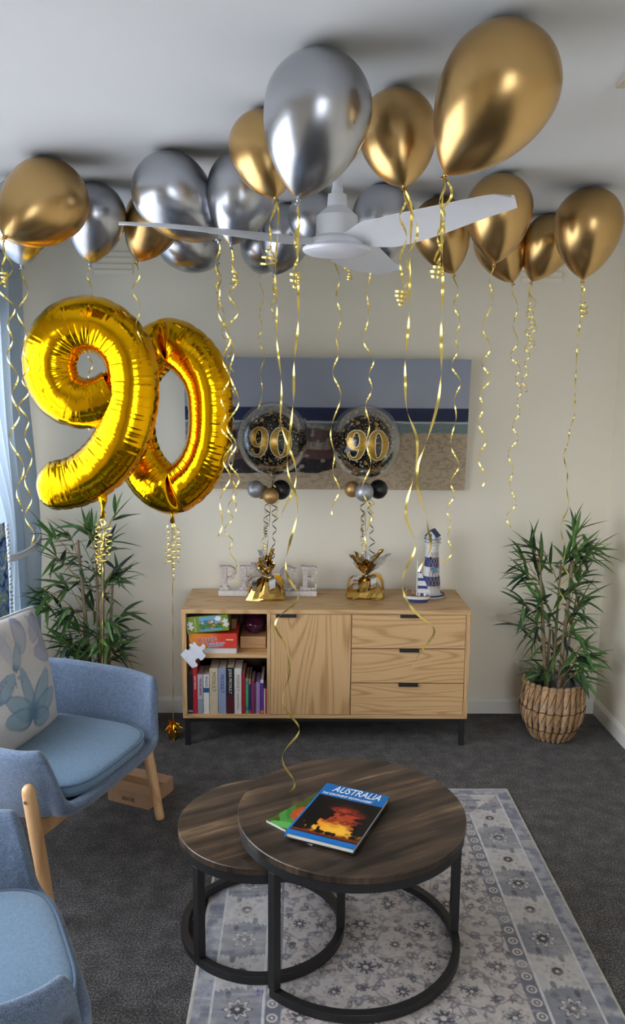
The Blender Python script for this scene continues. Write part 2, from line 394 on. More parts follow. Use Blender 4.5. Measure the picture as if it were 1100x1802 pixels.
# ------------------------------------------------------------------ rug
RX0, RX1, RY1, RY0 = -.302, .924, 3.285, 1.46
def rug_colours(x, y):
    wx, ly = RX1-RX0, RY1-RY0; X, Y = x-RX0, RY1-y
    dl, dr, dt, db = X, wx-X, Y, ly-Y; d = np.minimum(np.minimum(dl, dr), np.minimum(dt, db))
    horiz = (np.minimum(dt, db) < np.minimum(dl, dr)); s = np.where(horiz, X-wx/2, Y-.03)
    K = Canvas(x, y, (188, 179, 174)); grain = fbm(x, y, 3, 60, 3); wear = fbm(x*.6, y*1.6, 9, 14, 4)
    def flower(cx, cy, r, cols, pet=8, rot=0.):
        dx, dy = x-cx if np.isscalar(cx) else cx, y-cy if np.isscalar(cy) else cy
        q = np.hypot(dx, dy)/r; a = np.arctan2(dy, dx)+rot; edge = .78+.22*np.cos(pet*a)
        K.put(step(1.0, .9, q/edge), cols[0]); K.put(step(.80, .74, q/edge)*step(.6, .66, q/edge)*.8, cols[1]); K.put(step(.5, .42, q/(.7+.3*np.cos(pet*a+3.1))), cols[1]); K.put(step(.2, .14, q), cols[2])
    SL, MV, GR, CRM, DK = (96, 96, 112), (118, 103, 110), (120, 115, 116), (202, 192, 182), (60, 58, 70)
    # field: staggered rosettes, sprays of leaves, curling vines
    pu, pv = .200, .200
    for oy, big in ((0, 1), (1, 0)):
        ux = (X-wx/2+(pu/2 if oy else 0)+pu*20) % pu - pu/2; vy = (Y+(pv/2 if oy else 0)) % pv - pv/2
        ci = np.floor((X-wx/2+(pu/2 if oy else 0)+pu*20)/pu); cj = np.floor((Y+(pv/2 if oy else 0))/pv)
        h = (np.sin(ci*12.9+cj*78.2+oy*4.1)*43758.5) % 1
        q = np.hypot(ux, vy); a = np.arctan2(vy, ux)
        # vines
        K.put(step(.004, .0022, np.abs(q-.070-.012*np.sin(3*a+h*6)))*.55, SL)
        K.put(step(.0035, .002, np.abs(vy-.02*np.sin(ux*60+h*6)))*step(.1, .09, np.abs(ux))*.4, GR)
        for k in range(9):
            an = k*.698+h*2; lx, ly_ = ux-.078*np.cos(an), vy-.078*np.sin(an)
            ca, sa = np.cos(an*1.7+h*5), np.sin(an*1.7+h*5); e = np.hypot((lx*ca+ly_*sa)/.019, (-lx*sa+ly_*ca)/(.008+.003*(k % 3)))
            K.put(step(1.05, .8, e)*.75, (SL, MV, GR, DK)[k % 4])
            K.put(step(.5, .3, e)*.5, CRM)
        r = (.046 if big else .036)*(.72+.55*((h*7.3) % 1)); edge = .76+.24*np.cos(8*a+h); qq = q/r
        col = np.where((h > .5)[..., None], np.asarray(lin(*SL)), np.asarray(lin(*MV))).astype(np.float32)
        K.put(step(1.02, .92, qq/edge)*.9, col); K.put(step(.86, .8, qq/edge)*step(.62, .68, qq/edge), CRM)
        K.put(step(.55, .48, qq/(.7+.3*np.cos(8*a))), DK); K.put(step(.2, .14, qq), CRM)
    # small scattered buds
    gx, gy = np.floor(x/.046), np.floor(y/.046); h1 = (np.sin(gx*127.1+gy*311.7)*43758.5) % 1; h2 = (np.sin(gx*269.5+gy*183.3)*24634.6) % 1
    bx, by = x-(gx+.25+.5*h1)*.046, y-(gy+.25+.5*h2)*.046; an = np.arctan2(by, bx)
    K.put(step(1.1, .85, np.hypot(bx, by)/((.007+.011*h2)*(.72+.28*np.cos(5*an+h1*6))))*(h1 > .2)*.8, np.where((h2 > .5)[..., None], np.asarray(lin(*DK)), np.asarray(lin(*MV))).astype(np.float32))
    # inner guard band with beads
    inb = step(.262, .258, d); K.put(inb, (106, 107, 120))
    q = np.hypot((s+5) % .052-.026, d-.236); K.put(inb*step(.017, .015, q), CRM); K.put(inb*step(.011, .009, q), SL); K.put(inb*step(.005, .004, q), CRM)
    K.put(step(.216, .214, d), (206, 204, 204))
    # main border: serrated panels with rosettes
    mb = step(.208, .206, d); per = .29; ph = (s+5) % per; t_ = (d-.065)/.14
    saw = .012*(((t_*9) % 1)-.5)+.035*np.abs(t_-.5)
    panel = step(.062, .058, np.abs(ph-per/2)+saw-.025); K.put(mb, (190, 186, 184)); K.put(mb*panel, (132, 132, 140))
    def ros(offset, r, c0, c1):
        a_ = (s+5+offset) % per-per/2; q_ = np.hypot(a_, d-.138); an_ = np.arctan2(d-.138, a_); e_ = .78+.22*np.cos(8*an_)
        K.put(mb*step(1.02, .94, q_/(r*e_)), c0); K.put(mb*step(.84, .8, q_/(r*e_))*step(.58, .62, q_/(r*e_)), CRM); K.put(mb*step(.45, .4, q_/r), c1); K.put(mb*step(.16, .12, q_/r), CRM)
        for k in (-1, 1):
            e2 = np.hypot((a_-k*.055)/.016, (d-.138-.03*k)/.009); K.put(mb*step(1.1, .8, e2)*.7, c1)
            e2 = np.hypot((a_-k*.050)/.010, (d-.138+.038*k)/.014); K.put(mb*step(1.1, .8, e2)*.6, c0)
    ros(0, .046, (92, 94, 110), DK); ros(per/2, .040, (150, 144, 144), DK)
    K.put(step(.068, .066, d), (206, 204, 204)); K.put(step(.062, .060, d), (114, 116, 130)); K.put(step(.062, .060, d)*step(.35, .65, fbm(x, y, 21, 40, 3))*.6, (176, 178, 186))
    K.put(step(.012, .010, d), (186, 180, 168))
    # faded, worn pile
    K.put(step(.46, .78, wear)*.5, (184, 179, 177)); K.put(step(.55, .85, fbm(x*.25, y*3, 31, 30, 3))*.4, (188, 184, 182))
    return K.c*(.80+.40*grain[..., None])
xs = np.linspace(RX0, RX1, 520); ys = np.concatenate([np.linspace(RY1, 1.93, 520), np.linspace(1.9265, RY0, 130)])
X, Y = np.meshgrid(xs, ys, indexing='ij'); edge = np.minimum(np.minimum(X-RX0, RX1-X), np.minimum(RY1-Y, Y-RY0))
Zr = .0015+.0065*np.clip(edge/.006, 0, 1)**.5+.0006*np.sin(X*37+1)*np.sin(Y*29); P = np.stack([X, Y, Zr], -1)
m_rug = printed('faded_rug_pile', .95, .6, 900, Sheen_Weight=.2)
rug = colour_mesh('rug', P, rug_colours(X, Y), m_rug, None); tag(rug, 'faded grey and blue floral rug under the two round coffee tables', 'rug')

# ------------------------------------------------------------------ beach canvas
tl, tr_, br = ay(323.5, 627, 4.065), ay(829, 634, 4.065), ay(814, 863, 4.105)
px0, px1, pz1, pz0 = tl.x, tr_.x, (tl.z+tr_.z)/2, br.z
lean = math.atan2(.05, pz1-pz0)
root = thing('canvas_print', (0, WALL_Y, pz0), 'wide canvas print of a beach with a rusting shipwreck on the back wall', 'wall art')
pw, ph_ = px1-px0, pz1-pz0
def on_canvas(u, w_, d):       # u along, w_ up, d out of the picture
    return Vector((px0+u, WALL_Y-.026-.05*(w_/ph_)-d, pz0+w_))
vs = [on_canvas(u, w_, d) for d in (.004, -.022) for u, w_ in ((0, 0), (pw, 0), (pw, ph_), (0, ph_))]
MB().add(vs, [(0, 1, 2, 3), (7, 6, 5, 4), (0, 4, 5, 1), (1, 5, 6, 2), (2, 6, 7, 3), (3, 7, 4, 0)]).build('stretcher', plain('canvas_edge', lin(150, 150, 150), .8), root)
def beach(u, v):
    x = u*505; y = 234*(1-v)            # in photograph pixels from the top left corner
    K = Canvas(u, v, (150, 157, 172)); K.put(v*0+np.clip((y/86)*.9, 0, 1)*(y < 90), (166, 169, 180))
    n = fbm(x/505, y/505, 5, 20, 4); n2 = fbm(x/505, y/100, 8, 40, 3)
    K.put(step(85, 86.5, y), (36, 44, 78)); K.put(step(85, 86.5, y)*step(.5, .8, n2)*.5, (50, 60, 92))
    K.put(step(110, 111.5, y+n*2), (196, 198, 196)); K.put(step(114, 116, y+n*4), (118, 136, 138)); K.put(step(114, 116, y)*step(.55, .75, n2)*.6, (150, 162, 160))
    sand = step(128, 130, y+(n-.5)*4-u*1.5); K.put(sand, (190, 170, 142)); K.put(sand*step(.5, .75, fbm(u*3, v*2, 15, 30, 4))*.6, (150, 132, 110)); K.put(sand*step(.62, .72, fbm(u*2, v*6, 25, 40, 3))*.5, (120, 104, 86))
    # wreck: a long hull lying from the left edge to the middle
    top = 112+10*np.sin(x*.02+1)+4*n+np.where(x > 215, 8, 0); bot = 202-np.clip(x-150, 0, 400)*.02-np.clip(x-235, 0, 100)*.25+6*n
    hull = step(top, top+1.5, y)*step(bot+1, bot-1, y)*step(272, 268, x+(n-.5)*10); t_ = (y-top)/(bot-top)
    K.put(hull, (112, 92, 84)); K.put(hull*(t_ < .09), (166, 158, 144))
    K.put(hull*(t_ > .12)*(t_ < .36)*step(.3, .4, vnoise(x, y*0, 4, .05)), (26, 24, 28)); K.put(hull*(t_ > .36)*(t_ < .52), (160, 146, 130)); K.put(hull*(t_ > .52)*(t_ < .75), (98, 66, 62))
    K.put(hull*(t_ > .72), (24, 22, 26)); K.put(hull*step(.55, .75, fbm(u*4, v, 35, 40, 3))*.55, (80, 58, 50)); K.put(hull*(vnoise(x, y, 44, .11) > .78)*.7, (176, 168, 154))
    return K.c
us, ws = np.linspace(0, 1, 420), np.linspace(0, 1, 200); Ug, Wg = np.meshgrid(us, ws, indexing='ij')
P = np.stack([px0+Ug*pw, WALL_Y-.026-.05*Wg-.0046, pz0+Wg*ph_], -1)
colour_mesh('printed_canvas', P, beach(Ug, Wg), printed('canvas_weave', .75, .15, 1200), root)

# ------------------------------------------------------------------ sideboard
SX0, SX1, SY0, SY1, SZ1, SZ0 = -.5566, .828, 3.716, 4.112, .688, .142
sx = lambda u: SX0+(u-320)/508*(SX1-SX0)            # along the front, from the photograph's measure
sz = lambda v: SZ1-(v-1073.5)/191*(SZ1-SZ0)
sb = thing('sideboard', ((SX0+SX1)/2, (SY0+SY1)/2, 0), 'oak sideboard with open shelves, one door and three drawers on black legs', 'sideboard')
th = .021
zt, zb = SZ1-th, SZ0+th*.9
b = MB().box(SX0, SX1, SY0, SY1, zt, SZ1); b.build('top_panel', m_oak_h, sb, bevel=.0012)
MB().box(SX0, SX1, SY0, SY1, SZ0, zb).build('bottom_panel', m_oak_h, sb, bevel=.0012)
MB().box(SX0, SX0+th, SY0, SY1, zb, zt).build('side_panel', m_oak_v, sb, bevel=.0012)
MB().box(SX1-th, SX1, SY0, SY1, zb, zt).build('side_panel', m_oak_v, sb, bevel=.0012)
dv = sx(469.5); MB().box(dv, dv+.016, SY0+.001, SY1-.01, zb, zt).build('divider', m_oak_v, sb)
dv2 = sx(618); MB().box(dv2-.008, dv2+.008, SY0+.022, SY1-.01, zb, zt).build('divider', m_oak_v, sb)
MB().box(SX0+th, SX1-th, SY1-.01, SY1-.004, zb, zt).build('back_panel', plain('dark_back_board', lin(96, 74, 54), .7), sb)
MB().box(SX0+th, dv, SY0+.004, SY1-.012, sz(1158), sz(1151)).build('shelf', m_oak_h, sb)
def tab_handle(parent, u0, u1, z):
    x0_, x1_ = sx(u0), sx(u1)
    MB().box(x0_, x1_, SY0-.012, SY0+.004, z, z+.003).box(x0_, x1_, SY0-.012, SY0-.009, z-.011, z).build('handle', m_black, parent, bevel=.0008)
gap = .0022
d = MB().box(dv+.016+gap, dv2-gap, SY0+.0005, SY0+.019, zb+gap, zt-gap).build('door', m_oak_v, sb, bevel=.0008); tab_handle(d, 485, 521, zt-gap-.001)
zz = [zt, sz(1140.5), sz(1201), zb]
for k in range(3):
    m_d = wood('oak_drawer_veneer', lin(152, 110, 64), lin(198, 158, 108), lin(210, 172, 124), 0, 15+3*k, 1.15+.1*k)
    d = MB().box(dv2+gap, SX1-th-gap, SY0+.0005, SY0+.019, zz[k+1]+gap, zz[k]-gap).build('drawer', m_d, sb, bevel=.0008)
    tab_handle(d, 703, 738, zz[k]-gap-.001)
MB().box(SX0+.02, SX1-.02, SY0+.02, SY0+.045, SZ0-.025, SZ0-.0005).box(SX0+.02, SX1-.02, SY1-.045, SY1-.02, SZ0-.025, SZ0-.0005).box(SX0+.02, SX0+.045, SY0+.045, SY1-.045, SZ0-.025, SZ0-.0005).box(SX1-.045, SX1-.02, SY0+.045, SY1-.045, SZ0-.025, SZ0-.0005).build('base_frame', m_black, sb)
for lx in (SX0+.008, SX1-.033):
    for ly in (SY0+.008, SY1-.033): MB().box(lx, lx+.025, ly, ly+.025, 0, SZ0-.0005).build('leg', m_black, sb, bevel=.001)
MB().tube([V(sx(572), SY0+.1, .12), V(sx(572), SY0+.1, SZ0)], .012, 10).build('centre_foot', m_black, sb)

# ------------------------------------------------------------------ books on the low shelf
shelf_z = zb
def book(u0, u1, v_top, rgb, label, texts=(), depth=.135, set_back=.012, lean=0, blocks=(), title_rgb=None):
    x0_, x1_ = sx(u0)+.0006, sx(u1)-.0006; zt_ = sz(v_top); yb = SY0+set_back; h = zt_-shelf_z
    root = thing('book', ((x0_+x1_)/2, yb, shelf_z), label, 'book', 'books on the low shelf')
    c = .0014; wd = x1_-x0_; cov = plain('book_cover', lin(*rgb), .45, 0, .05, 60)
    b = MB().box(x0_, x1_, yb, yb+c, shelf_z, zt_).box(x0_, x0_+c, yb+c, yb+depth, shelf_z, zt_).box(x1_-c, x1_, yb+c, yb+depth, shelf_z, zt_); b.build('cover', cov, root)
    MB().box(x0_+c, x1_-c, yb+c, yb+depth-.002, shelf_z+.001, zt_-.003).build('pages', m_cream, root)
    for (a, e, col) in blocks:      # colour fields printed on the spine
        MB().box(x0_+.0003, x1_-.0003, yb-.0004, yb, shelf_z+h*a, shelf_z+h*e).build('spine_print', plain('spine_ink', lin(*col), .45), root)
    for (body, size, zc, col, squeeze) in texts:
        ink = plain('spine_ink', lin(*col), .4)
        to = lambda p, X=(x0_+x1_)/2, Z=shelf_z+h*zc: Vector((X+p.y, yb-.0009-p.z, Z-p.x))
        text_mb(body, wd*size, ink, 'spine_lettering', root, to, sx=squeeze)
    return root
book(329, 337.5, 1187, (30, 30, 32), 'black spined paperback against the left end of the low shelf', (), blocks=((.04, .09, (150, 150, 150)),))
book(337.7, 345.5, 1174, (176, 30, 44), 'bright red spined book between the black and the silver paperbacks', (('GREAT SPEECHES', .55, .66, (240, 225, 215), .8),))
book(345.8, 355.6, 1188, (172, 172, 180), 'silver grey paperback with red title, right of the red book', (('THE GIRL BEFORE', .55, .68, (160, 40, 60), .8),), blocks=((0, .37, (140, 146, 158)),))
book(356.2, 366.6, 1188, (214, 212, 206), 'white paperback with small blue and black picture on its spine', (('PENGUIN', .6, .82, (60, 90, 120), .8),), blocks=((.54, .66, (40, 84, 130)),))
book(367.2, 382.3, 1177, (196, 182, 154), 'thick cream paperback lettered PICOULT, widest on the shelf', (('PICOULT', .62, .70, (120, 104, 78), 1.0),))
book(382.6, 396.6, 1177, (138, 150, 182), 'pale blue paperback lettered PICOULT beside the cream one', (('PICOULT', .62, .66, (52, 62, 96), 1.0),))
book(396.9, 411, 1176, (24, 22, 24), 'black and dark red paperback lettered JODI PICOULT', (('JODI PICOULT', .52, .70, (228, 222, 214), 1.0),), blocks=((0, .40, (78, 22, 34)),))
book(411.3, 424, 1177, (206, 202, 196), 'off-white paperback lettered PICOULT right of the black one', (('PICOULT', .62, .68, (128, 122, 120), 1.0), ('Change of Heart', .34, .28, (150, 120, 120), 1.0)))
book(424.8, 430.2, 1186, (164, 24, 40), 'thin dark red book next to the off-white paperback', depth=.16)
book(430.8, 436.6, 1195, (70, 150, 100), 'thin green children’s book with blue foot on the shelf'.replace('’', ''), blocks=((.12, .18, (50, 90, 170)), (.84, .9, (60, 110, 180))), depth=.17)
book(436.9, 440.6, 1195, (44, 48, 110), 'thin navy book with orange top between green and magenta books', blocks=((.84, 1, (220, 110, 50)), (0, .1, (200, 80, 50))), depth=.17)
book(441, 447.2, 1200, (126, 42, 92), 'magenta spined book beside the thin navy one', depth=.15)
book(447.5, 449.6, 1203, (84, 78, 76), 'very thin grey booklet beside the magenta book', depth=.15)
for k, u in enumerate((450, 452.4, 454.8)):
    book(u, u+2.2, 1201+k*.3, ((170, 140, 190), (182, 150, 200), (160, 128, 182))[k], ('thin lilac book touching the grey booklet', 'middle one of the three thin lilac books', 'thin lilac book touching the purple one')[k], depth=.14)
book(457.6, 463.4, 1197, (92, 50, 140), 'purple book with white top band near the divider', blocks=((.9, 1, (200, 200, 205)), (.02, .1, (200, 120, 60))), depth=.2)
book(463.8, 466.4, 1213, (206, 196, 190), 'thin white booklet next to the purple book', depth=.13)
book(466.7, 469.2, 1213, (170, 60, 84), 'thin pink booklet against the divider at the end of the row', depth=.13)

# ------------------------------------------------------------------ games on the upper shelf
uz = sz(1151)
def obox(x0_, x1_, y0_, y1_, z0_, z1_, piv, ang, yaw=0):
    M_ = Matrix.Translation(piv) @ Matrix.Rotation(yaw, 4, 'Z') @ Matrix.Rotation(ang, 4, 'Y') @ Matrix.Translation(-Vector(piv))
    return MB().box(x0_, x1_, y0_, y1_, z0_, z1_), M_
m_wbox = plain('white_card', lin(206, 204, 200), .6)
x0_, x1_ = sx(352), sx(415.5); y0_ = SY0+.012
piv = Vector((x1_, y0_, uz)); b, Mx = obox(sx(331), x1_, y0_, y0_+.2, uz, sz(1142.5), piv, 0)
o = b.build('game_box', m_wbox, None, bevel=.001); tag(o, 'flat white box bottom of the pile on the upper shelf', 'box', 'boxes on the upper shelf')
t = NT('orange_red_card'); v_ = t.coord(); sp = t.n('SeparateXYZ'); t.l(v_, sp.inputs[0])
t.base(t.ramp(t.math('ADD', t.math('MULTIPLY', t.math('SUBTRACT', sp.outputs[0], SX0), 4.2), 0.0), [(.05, lin(226, 150, 40)), (.55, lin(222, 110, 44)), (.80, lin(208, 60, 40))])); t.p(Roughness=.4); m_og = t.m
zt1 = sz(1142.2); piv = Vector((sx(416), y0_, zt1)); hgt = .072
root = thing('board_game_box', (sx(380), y0_, zt1), 'tilted orange and red box lettered Boggle Junior under the green puzzle box', 'game box', 'boxes on the upper shelf')
tilt = -.09; b, Mx = obox(sx(331.5), sx(416), y0_+.004, y0_+.20, zt1, zt1+hgt, piv, 0)
b.build('carton', m_og, root, bevel=.0012)
fy = y0_+.004
for body, size, uu, vv, col, ang in (('Boggle', .036, 364, 1127, (150, 26, 40), .16), ('Junior', .034, 380, 1135.5, (60, 100, 180), .1)):
    ca, sa = math.cos(ang), math.sin(ang)
    for fat_, c_, ey in ((.0016, (240, 236, 230), -.0004), (.0003, col, -.0012)):
        to = lambda p, X=sx(uu), Z=sz(vv), e=ey: Vector((X+p.x*ca-p.y*sa, fy+e-p.z, Z+p.x*sa+p.y*ca))
        text_mb(body, size, plain('box_ink', lin(*c_), .4), 'lettering', root, to, sx=.95, fat=fat_)
MB().box(sx(397), sx(410), fy-.0006, fy, sz(1128.5), sz(1126.5)).build('lettering', plain('box_ink', lin(236, 190, 170), .4), root)
zt2 = zt1+hgt+.001; root = thing('jigsaw_box', (sx(366), y0_, zt2), 'green jigsaw puzzle box with zoo animal picture on top of the pile', 'puzzle box', 'boxes on the upper shelf')
gx0, gx1 = sx(329), sx(403); gh = sz(1099)-sz(1127); ang = -.0; M_t = Matrix.Translation((gx0, y0_, zt2)) @ Matrix.Rotation(-.085, 4, 'Y') @ Matrix.Translation((-gx0, -y0_, -zt2))
MB().box(gx0+.002, gx1, y0_, y0_+.17, zt2, zt2+gh).build('carton', plain('olive_green_card', lin(122, 140, 38), .4), root, bevel=.0012, M=M_t)
MB().box(gx0+.006, gx1-.004, y0_+.004, y0_+.166, zt2+gh+.0005, zt2+gh+.0015).build('lid_print', plain('dark_lid_print', lin(58, 66, 60), .35, 0, .5, 60), root, M=M_t)
def zoo(u, v):
    K = Canvas(u, v, (110, 170, 206)); n = fbm(u, v, 3, 7, 3); K.put(step(.52, .5, v+(n-.5)*.3), (86, 132, 58)); K.put(step(.6, .55, n)*step(.3, .4, v)*step(.8, .7, v)*.7, (60, 100, 46))
    r = np.random.RandomState(4)
    for k in range(26):
        cx, cy, s_ = r.rand(), .12+r.rand()*.6, .03+.05*r.rand(); c_ = [(150, 96, 50), (214, 150, 90), (60, 46, 40), (220, 214, 200), (196, 84, 50), (90, 110, 140)][k % 6]
        K.put(step(1.1, .8, np.hypot((u-cx)/s_/.8, (v-cy)/s_/1.2)), c_)
    K.put(step(.16, .12, v+(n-.5)*.1), (96, 160, 206)); K.put(step(1, .9, np.hypot((u-.85)/.14, (v-.82)/.18)), (236, 236, 230)); return K.c
us = np.linspace(0, 1, 60); Ug, Wg = np.meshgrid(us, us, indexing='ij')
qx0, qx1, qz0, qz1 = sx(352), sx(391), zt2+.006, zt2+gh-.004
Pq = np.stack([qx0+Ug*(qx1-qx0), y0_-.0006+0*Ug, qz0+Wg*(qz1-qz0)], -1); R_ = np.array(M_t); Pq = Pq @ R_[:3, :3].T+R_[:3, 3]
colour_mesh('picture', Pq, zoo(Ug, Wg), printed('glossy_print', .35), root)
def jig(scale, cx, cz, rot):
    """outline of a jigsaw piece, (x, z)"""
    pts = []; side = [(-.5, 0)]
    def knob(s):
        o = []
        for k in range(-4, 5):
            a = math.radians(90+k*33); o.append((.15*math.cos(a)*-1, s*(.13+.15*math.sin(a))))
        return o
    for q, s in enumerate((1, -1, 1, -1)):
        seg = [(-.5, 0)]+[(x_, y_) for x_, y_ in knob(s)]
        for (x_, y_) in seg:
            X_, Y_ = x_, .5+y_
            for _ in range(q): X_, Y_ = Y_, -X_
            pts.append((cx+scale*(X_*math.cos(rot)-Y_*math.sin(rot)), cz+scale*(X_*math.sin(rot)+Y_*math.cos(rot))))
    return pts
for uu, zz_ in ((336, .45), (398, .5)):
    MB().prism(jig(.030, sx(uu), zt2+gh*zz_, .2), y0_-.0008, y0_-.0001).build('white_piece_print', m_wbox, root, M=M_t)
text_mb('ZOO ANIMALS', .0105, m_wbox, 'lettering', root, lambda p: M_t @ Vector((sx(345)-p.y, y0_-.0008-p.z, zt2+gh*.5+p.x)))
# right half of the upper shelf: wooden box with a purple bag
MB().box(sx(420), sx(466), SY0+.10, SY0+.33, uz, sz(1131)).build('wooden_tray', m_oak_h, None, bevel=.001)
tag(bpy.data.objects['wooden_tray'], 'low wooden tray at the back of the upper shelf', 'tray')
MB().box(sx(404), sx(413), SY0+.10, SY0+.34, uz+.0, sz(1100)).build('cardboard_sleeve', plain('kraft_card', lin(120, 82, 50), .7), None)
tag(bpy.data.objects['cardboard_sleeve'], 'brown cardboard sleeve standing behind the game boxes', 'box')
us = np.linspace(0, 1, 28); Ug, Wg = np.meshgrid(us, us, indexing='ij'); th_, fi = Ug*2*np.pi, Wg*np.pi
rr = 1+.35*(fbm(np.cos(th_)*np.sin(fi)+3, np.sin(th_)*np.sin(fi)+np.cos(fi)*1.7+3, 6, 2.5, 3)-.5)
zc = sz(1131)+.040; P = np.stack([sx(443)+.058*rr*np.cos(th_)*np.sin(fi), SY0+.2+.08*rr*np.sin(th_)*np.sin(fi), np.maximum(sz(1131)+.001, zc+.05*rr*np.cos(fi))], -1)
o = mkobj('plastic_bag', arr_mesh('plastic_bag', P.reshape(-1, 3), grid_faces(28, 28), False, plain('purple_plastic', lin(74, 26, 56), .15, 0, .3, 20, Coat_Weight=.6)))
tag(o, 'crumpled dark purple plastic bag on the wooden tray', 'bag')
# white jigsaw-shaped tag hanging in front
jp = [(317.5, 1152), (327, 1141.5), (330.5, 1144.5), (334.5, 1143), (335, 1138.5), (332.5, 1135.5), (336, 1132), (338.5, 1134), (341, 1129), (345, 1132), (346, 1135), (350, 1138), (354, 1137.5), (356, 1133), (360, 1134.5),
      (361.5, 1138.5), (359, 1143), (355.5, 1144), (357, 1148), (362.5, 1153.5), (357, 1161), (353, 1162.5), (350, 1158.5), (346, 1159), (343.5, 1163), (345, 1167), (348, 1168.5), (347, 1173), (338, 1175.5), (333, 1170)]
pl = [(ay(u, v, SY0-.02).x, ay(u, v, SY0-.02).z) for u, v in jp]
c_ = ay(338, 1155, SY0-.02); root = thing('puzzle_piece_tag', (c_.x, SY0-.02, c_.z), 'white jigsaw-shaped card tag hanging at the open shelf corner', 'tag')
MB().prism(pl, SY0-.02, SY0-.017).build('card', plain('white_tag_card', lin(214, 216, 226), .6), root)
MB().tube(spline([ay(339, 1131, SY0-.019), ay(334, 1122, SY0-.006), ay(330, 1108, SY0+.002), ay(329, 1095, SY0+.008)], 6), .0012, 6).build('string', plain('grey_string', lin(170, 165, 155), .8), root)
# thin silver cord seen on tag
# ------------------------------------------------------------------ PEACE letters
t = NT('whitewashed_carving'); v_ = t.coord(); n = t.noise(v_, 70, 2, .5, 2.2); k = t.math('ABSOLUTE', t.math('SUBTRACT', n, .5))
t.base(t.ramp(k, [(.0, lin(150, 118, 108)), (.05, lin(196, 184, 178)), (.10, lin(224, 218, 212))])); t.p(Roughness=.75); t.bump(k, .8, .004); m_carve = t.m
pa, pb = az(384, 1049, SZ1), az(557.5, 1049, SZ1); pe_y = pa.y; root = thing('letter_sign', ((pa.x+pb.x)/2, pe_y+.025, SZ1), 'whitewashed carved letters spelling PEACE on a plank on the sideboard', 'letter sign')
MB().box(pa.x, pb.x, pe_y, pe_y+.055, SZ1+.0003, SZ1+.027).build('plank', plain('whitewashed_plank', lin(214, 206, 200), .75, 0, .1, 60), root, bevel=.002)
def letter(ch, u0, u1):
    x0_, x1_ = pa.x+(u0-384)/173.5*(pb.x-pa.x), pa.x+(u1-384)/173.5*(pb.x-pa.x); W_ = x1_-x0_; H_ = .125; b = MB(); y0_, y1_ = pe_y+.012, pe_y+.042; z0_ = SZ1+.0275
    cnt = [0]
    def R(a, c, e, g): cnt[0] += 1; q = cnt[0]*.00035; b.box(x0_+a*W_+q, x0_+c*W_-q, y0_+q, y1_-q, z0_+e*H_+q, z0_+g*H_-q)
    def ring(cx, cz, rx, rz, wx, wz, a0, a1, n=22):
        o, i = [], []
        for k in range(n+1):
            a = math.radians(a0+(a1-a0)*k/n); o.append((x0_+(cx+rx*math.cos(a))*W_, z0_+(cz+rz*math.sin(a))*H_)); i.append((x0_+(cx+(rx-wx)*math.cos(a))*W_, z0_+(cz+(rz-wz)*math.sin(a))*H_))
        for k in range(n): b.prism([o[k], o[k+1], i[k+1], i[k]], y0_, y1_)
    if ch in 'PE': R(.14, .44, 0, 1); R(0, .58, 0, .14); R(0, .52, .88, 1)
    if ch == 'P': ring(.5, .70, .48, .30, .24, .13, -90, 90); R(.44, .52, .87, 1); R(.44, .52, .40, .53)
    if ch == 'E': R(.44, .92, .86, 1); R(.84, 1, .68, .97); R(.44, .72, .44, .57); R(.64, .78, .34, .67); R(.44, .94, 0, .14); R(.84, 1, .03, .33)
    if ch == 'C': ring(.5, .5, .5, .5, .27, .14, 45, 315); R(.74, .96, .62, .92); R(.72, .96, .1, .26)
    if ch == 'A':
        for s in (0, 1):
            f_ = lambda q: 1-q if s else q
            pts = [(x0_+f_(.08)*W_, z0_), (x0_+f_(.36)*W_, z0_), (x0_+f_(.60)*W_, z0_+H_), (x0_+f_(.38)*W_, z0_+H_)]; b.prism(pts, y0_, y1_)
        R(.28, .72, .28, .40); R(0, .42, 0, .1); R(.58, 1, 0, .1)
    b.build('carved_letter', m_carve, root)
for ch, u0, u1 in (('P', 385.5, 416), ('E', 421, 449), ('A', 455, 487), ('C', 491, 522), ('E', 528, 558)): letter(ch, u0, u1)

# ------------------------------------------------------------------ model lighthouse and sailing boat
m_lwhite = plain('painted_white_wood', lin(214, 214, 212), .7, 0, .05, 80); m_navy = plain('painted_navy_wood', lin(50, 62, 112), .6, 0, .12, 60); m_net = plain('twine_net', lin(186, 160, 140), .9, 0, .1, 90)
q = az(758, 1049, SZ1); root = thing('model_lighthouse', (q.x, q.y, SZ1), 'white and blue striped model lighthouse on the sideboard', 'model lighthouse'); c = V(q.x, q.y, SZ1)
k_ = .90
MB().lathe([(0, .0), (.066, .0), (.070, .004), (.070, .010), (.064, .0125), (0, .0125)], c, 36).build('base_disc', m_lwhite, root, autos=.6)
MB().tube([c+V(.0655*math.cos(a), .0655*math.sin(a), .013) for a in np.linspace(0, 2*math.pi, 40)[:-1]], .0045, 8, closed=True).build('base_rope', m_navy, root, smooth=True)
hs = [0.012, .058, .104, .150, .196, .236]; r_at = lambda z: .049-(z-.012)*.074
for i in range(5):
    z0_, z1_ = hs[i]*1.06, hs[i+1]*1.06
    MB().lathe([(r_at(z0_), z0_), (r_at(z1_), z1_)], c, 28).build('tower_band', m_navy if i in (1, 3) else m_lwhite, root, smooth=True)
zt_ = hs[5]*1.06; MB().lathe([(r_at(zt_), zt_), (.033, zt_+.008), (.033, zt_+.02), (.041, zt_+.024), (.043, zt_+.032), (.0, zt_+.033)], c, 28).build('gallery', m_lwhite, root, autos=.5)
b = MB().tube([c+V(.041*math.cos(a), .041*math.sin(a), zt_+.05) for a in np.linspace(0, 2*math.pi, 32)[:-1]], .0018, 6, closed=True); b.build('rail', m_navy, root)
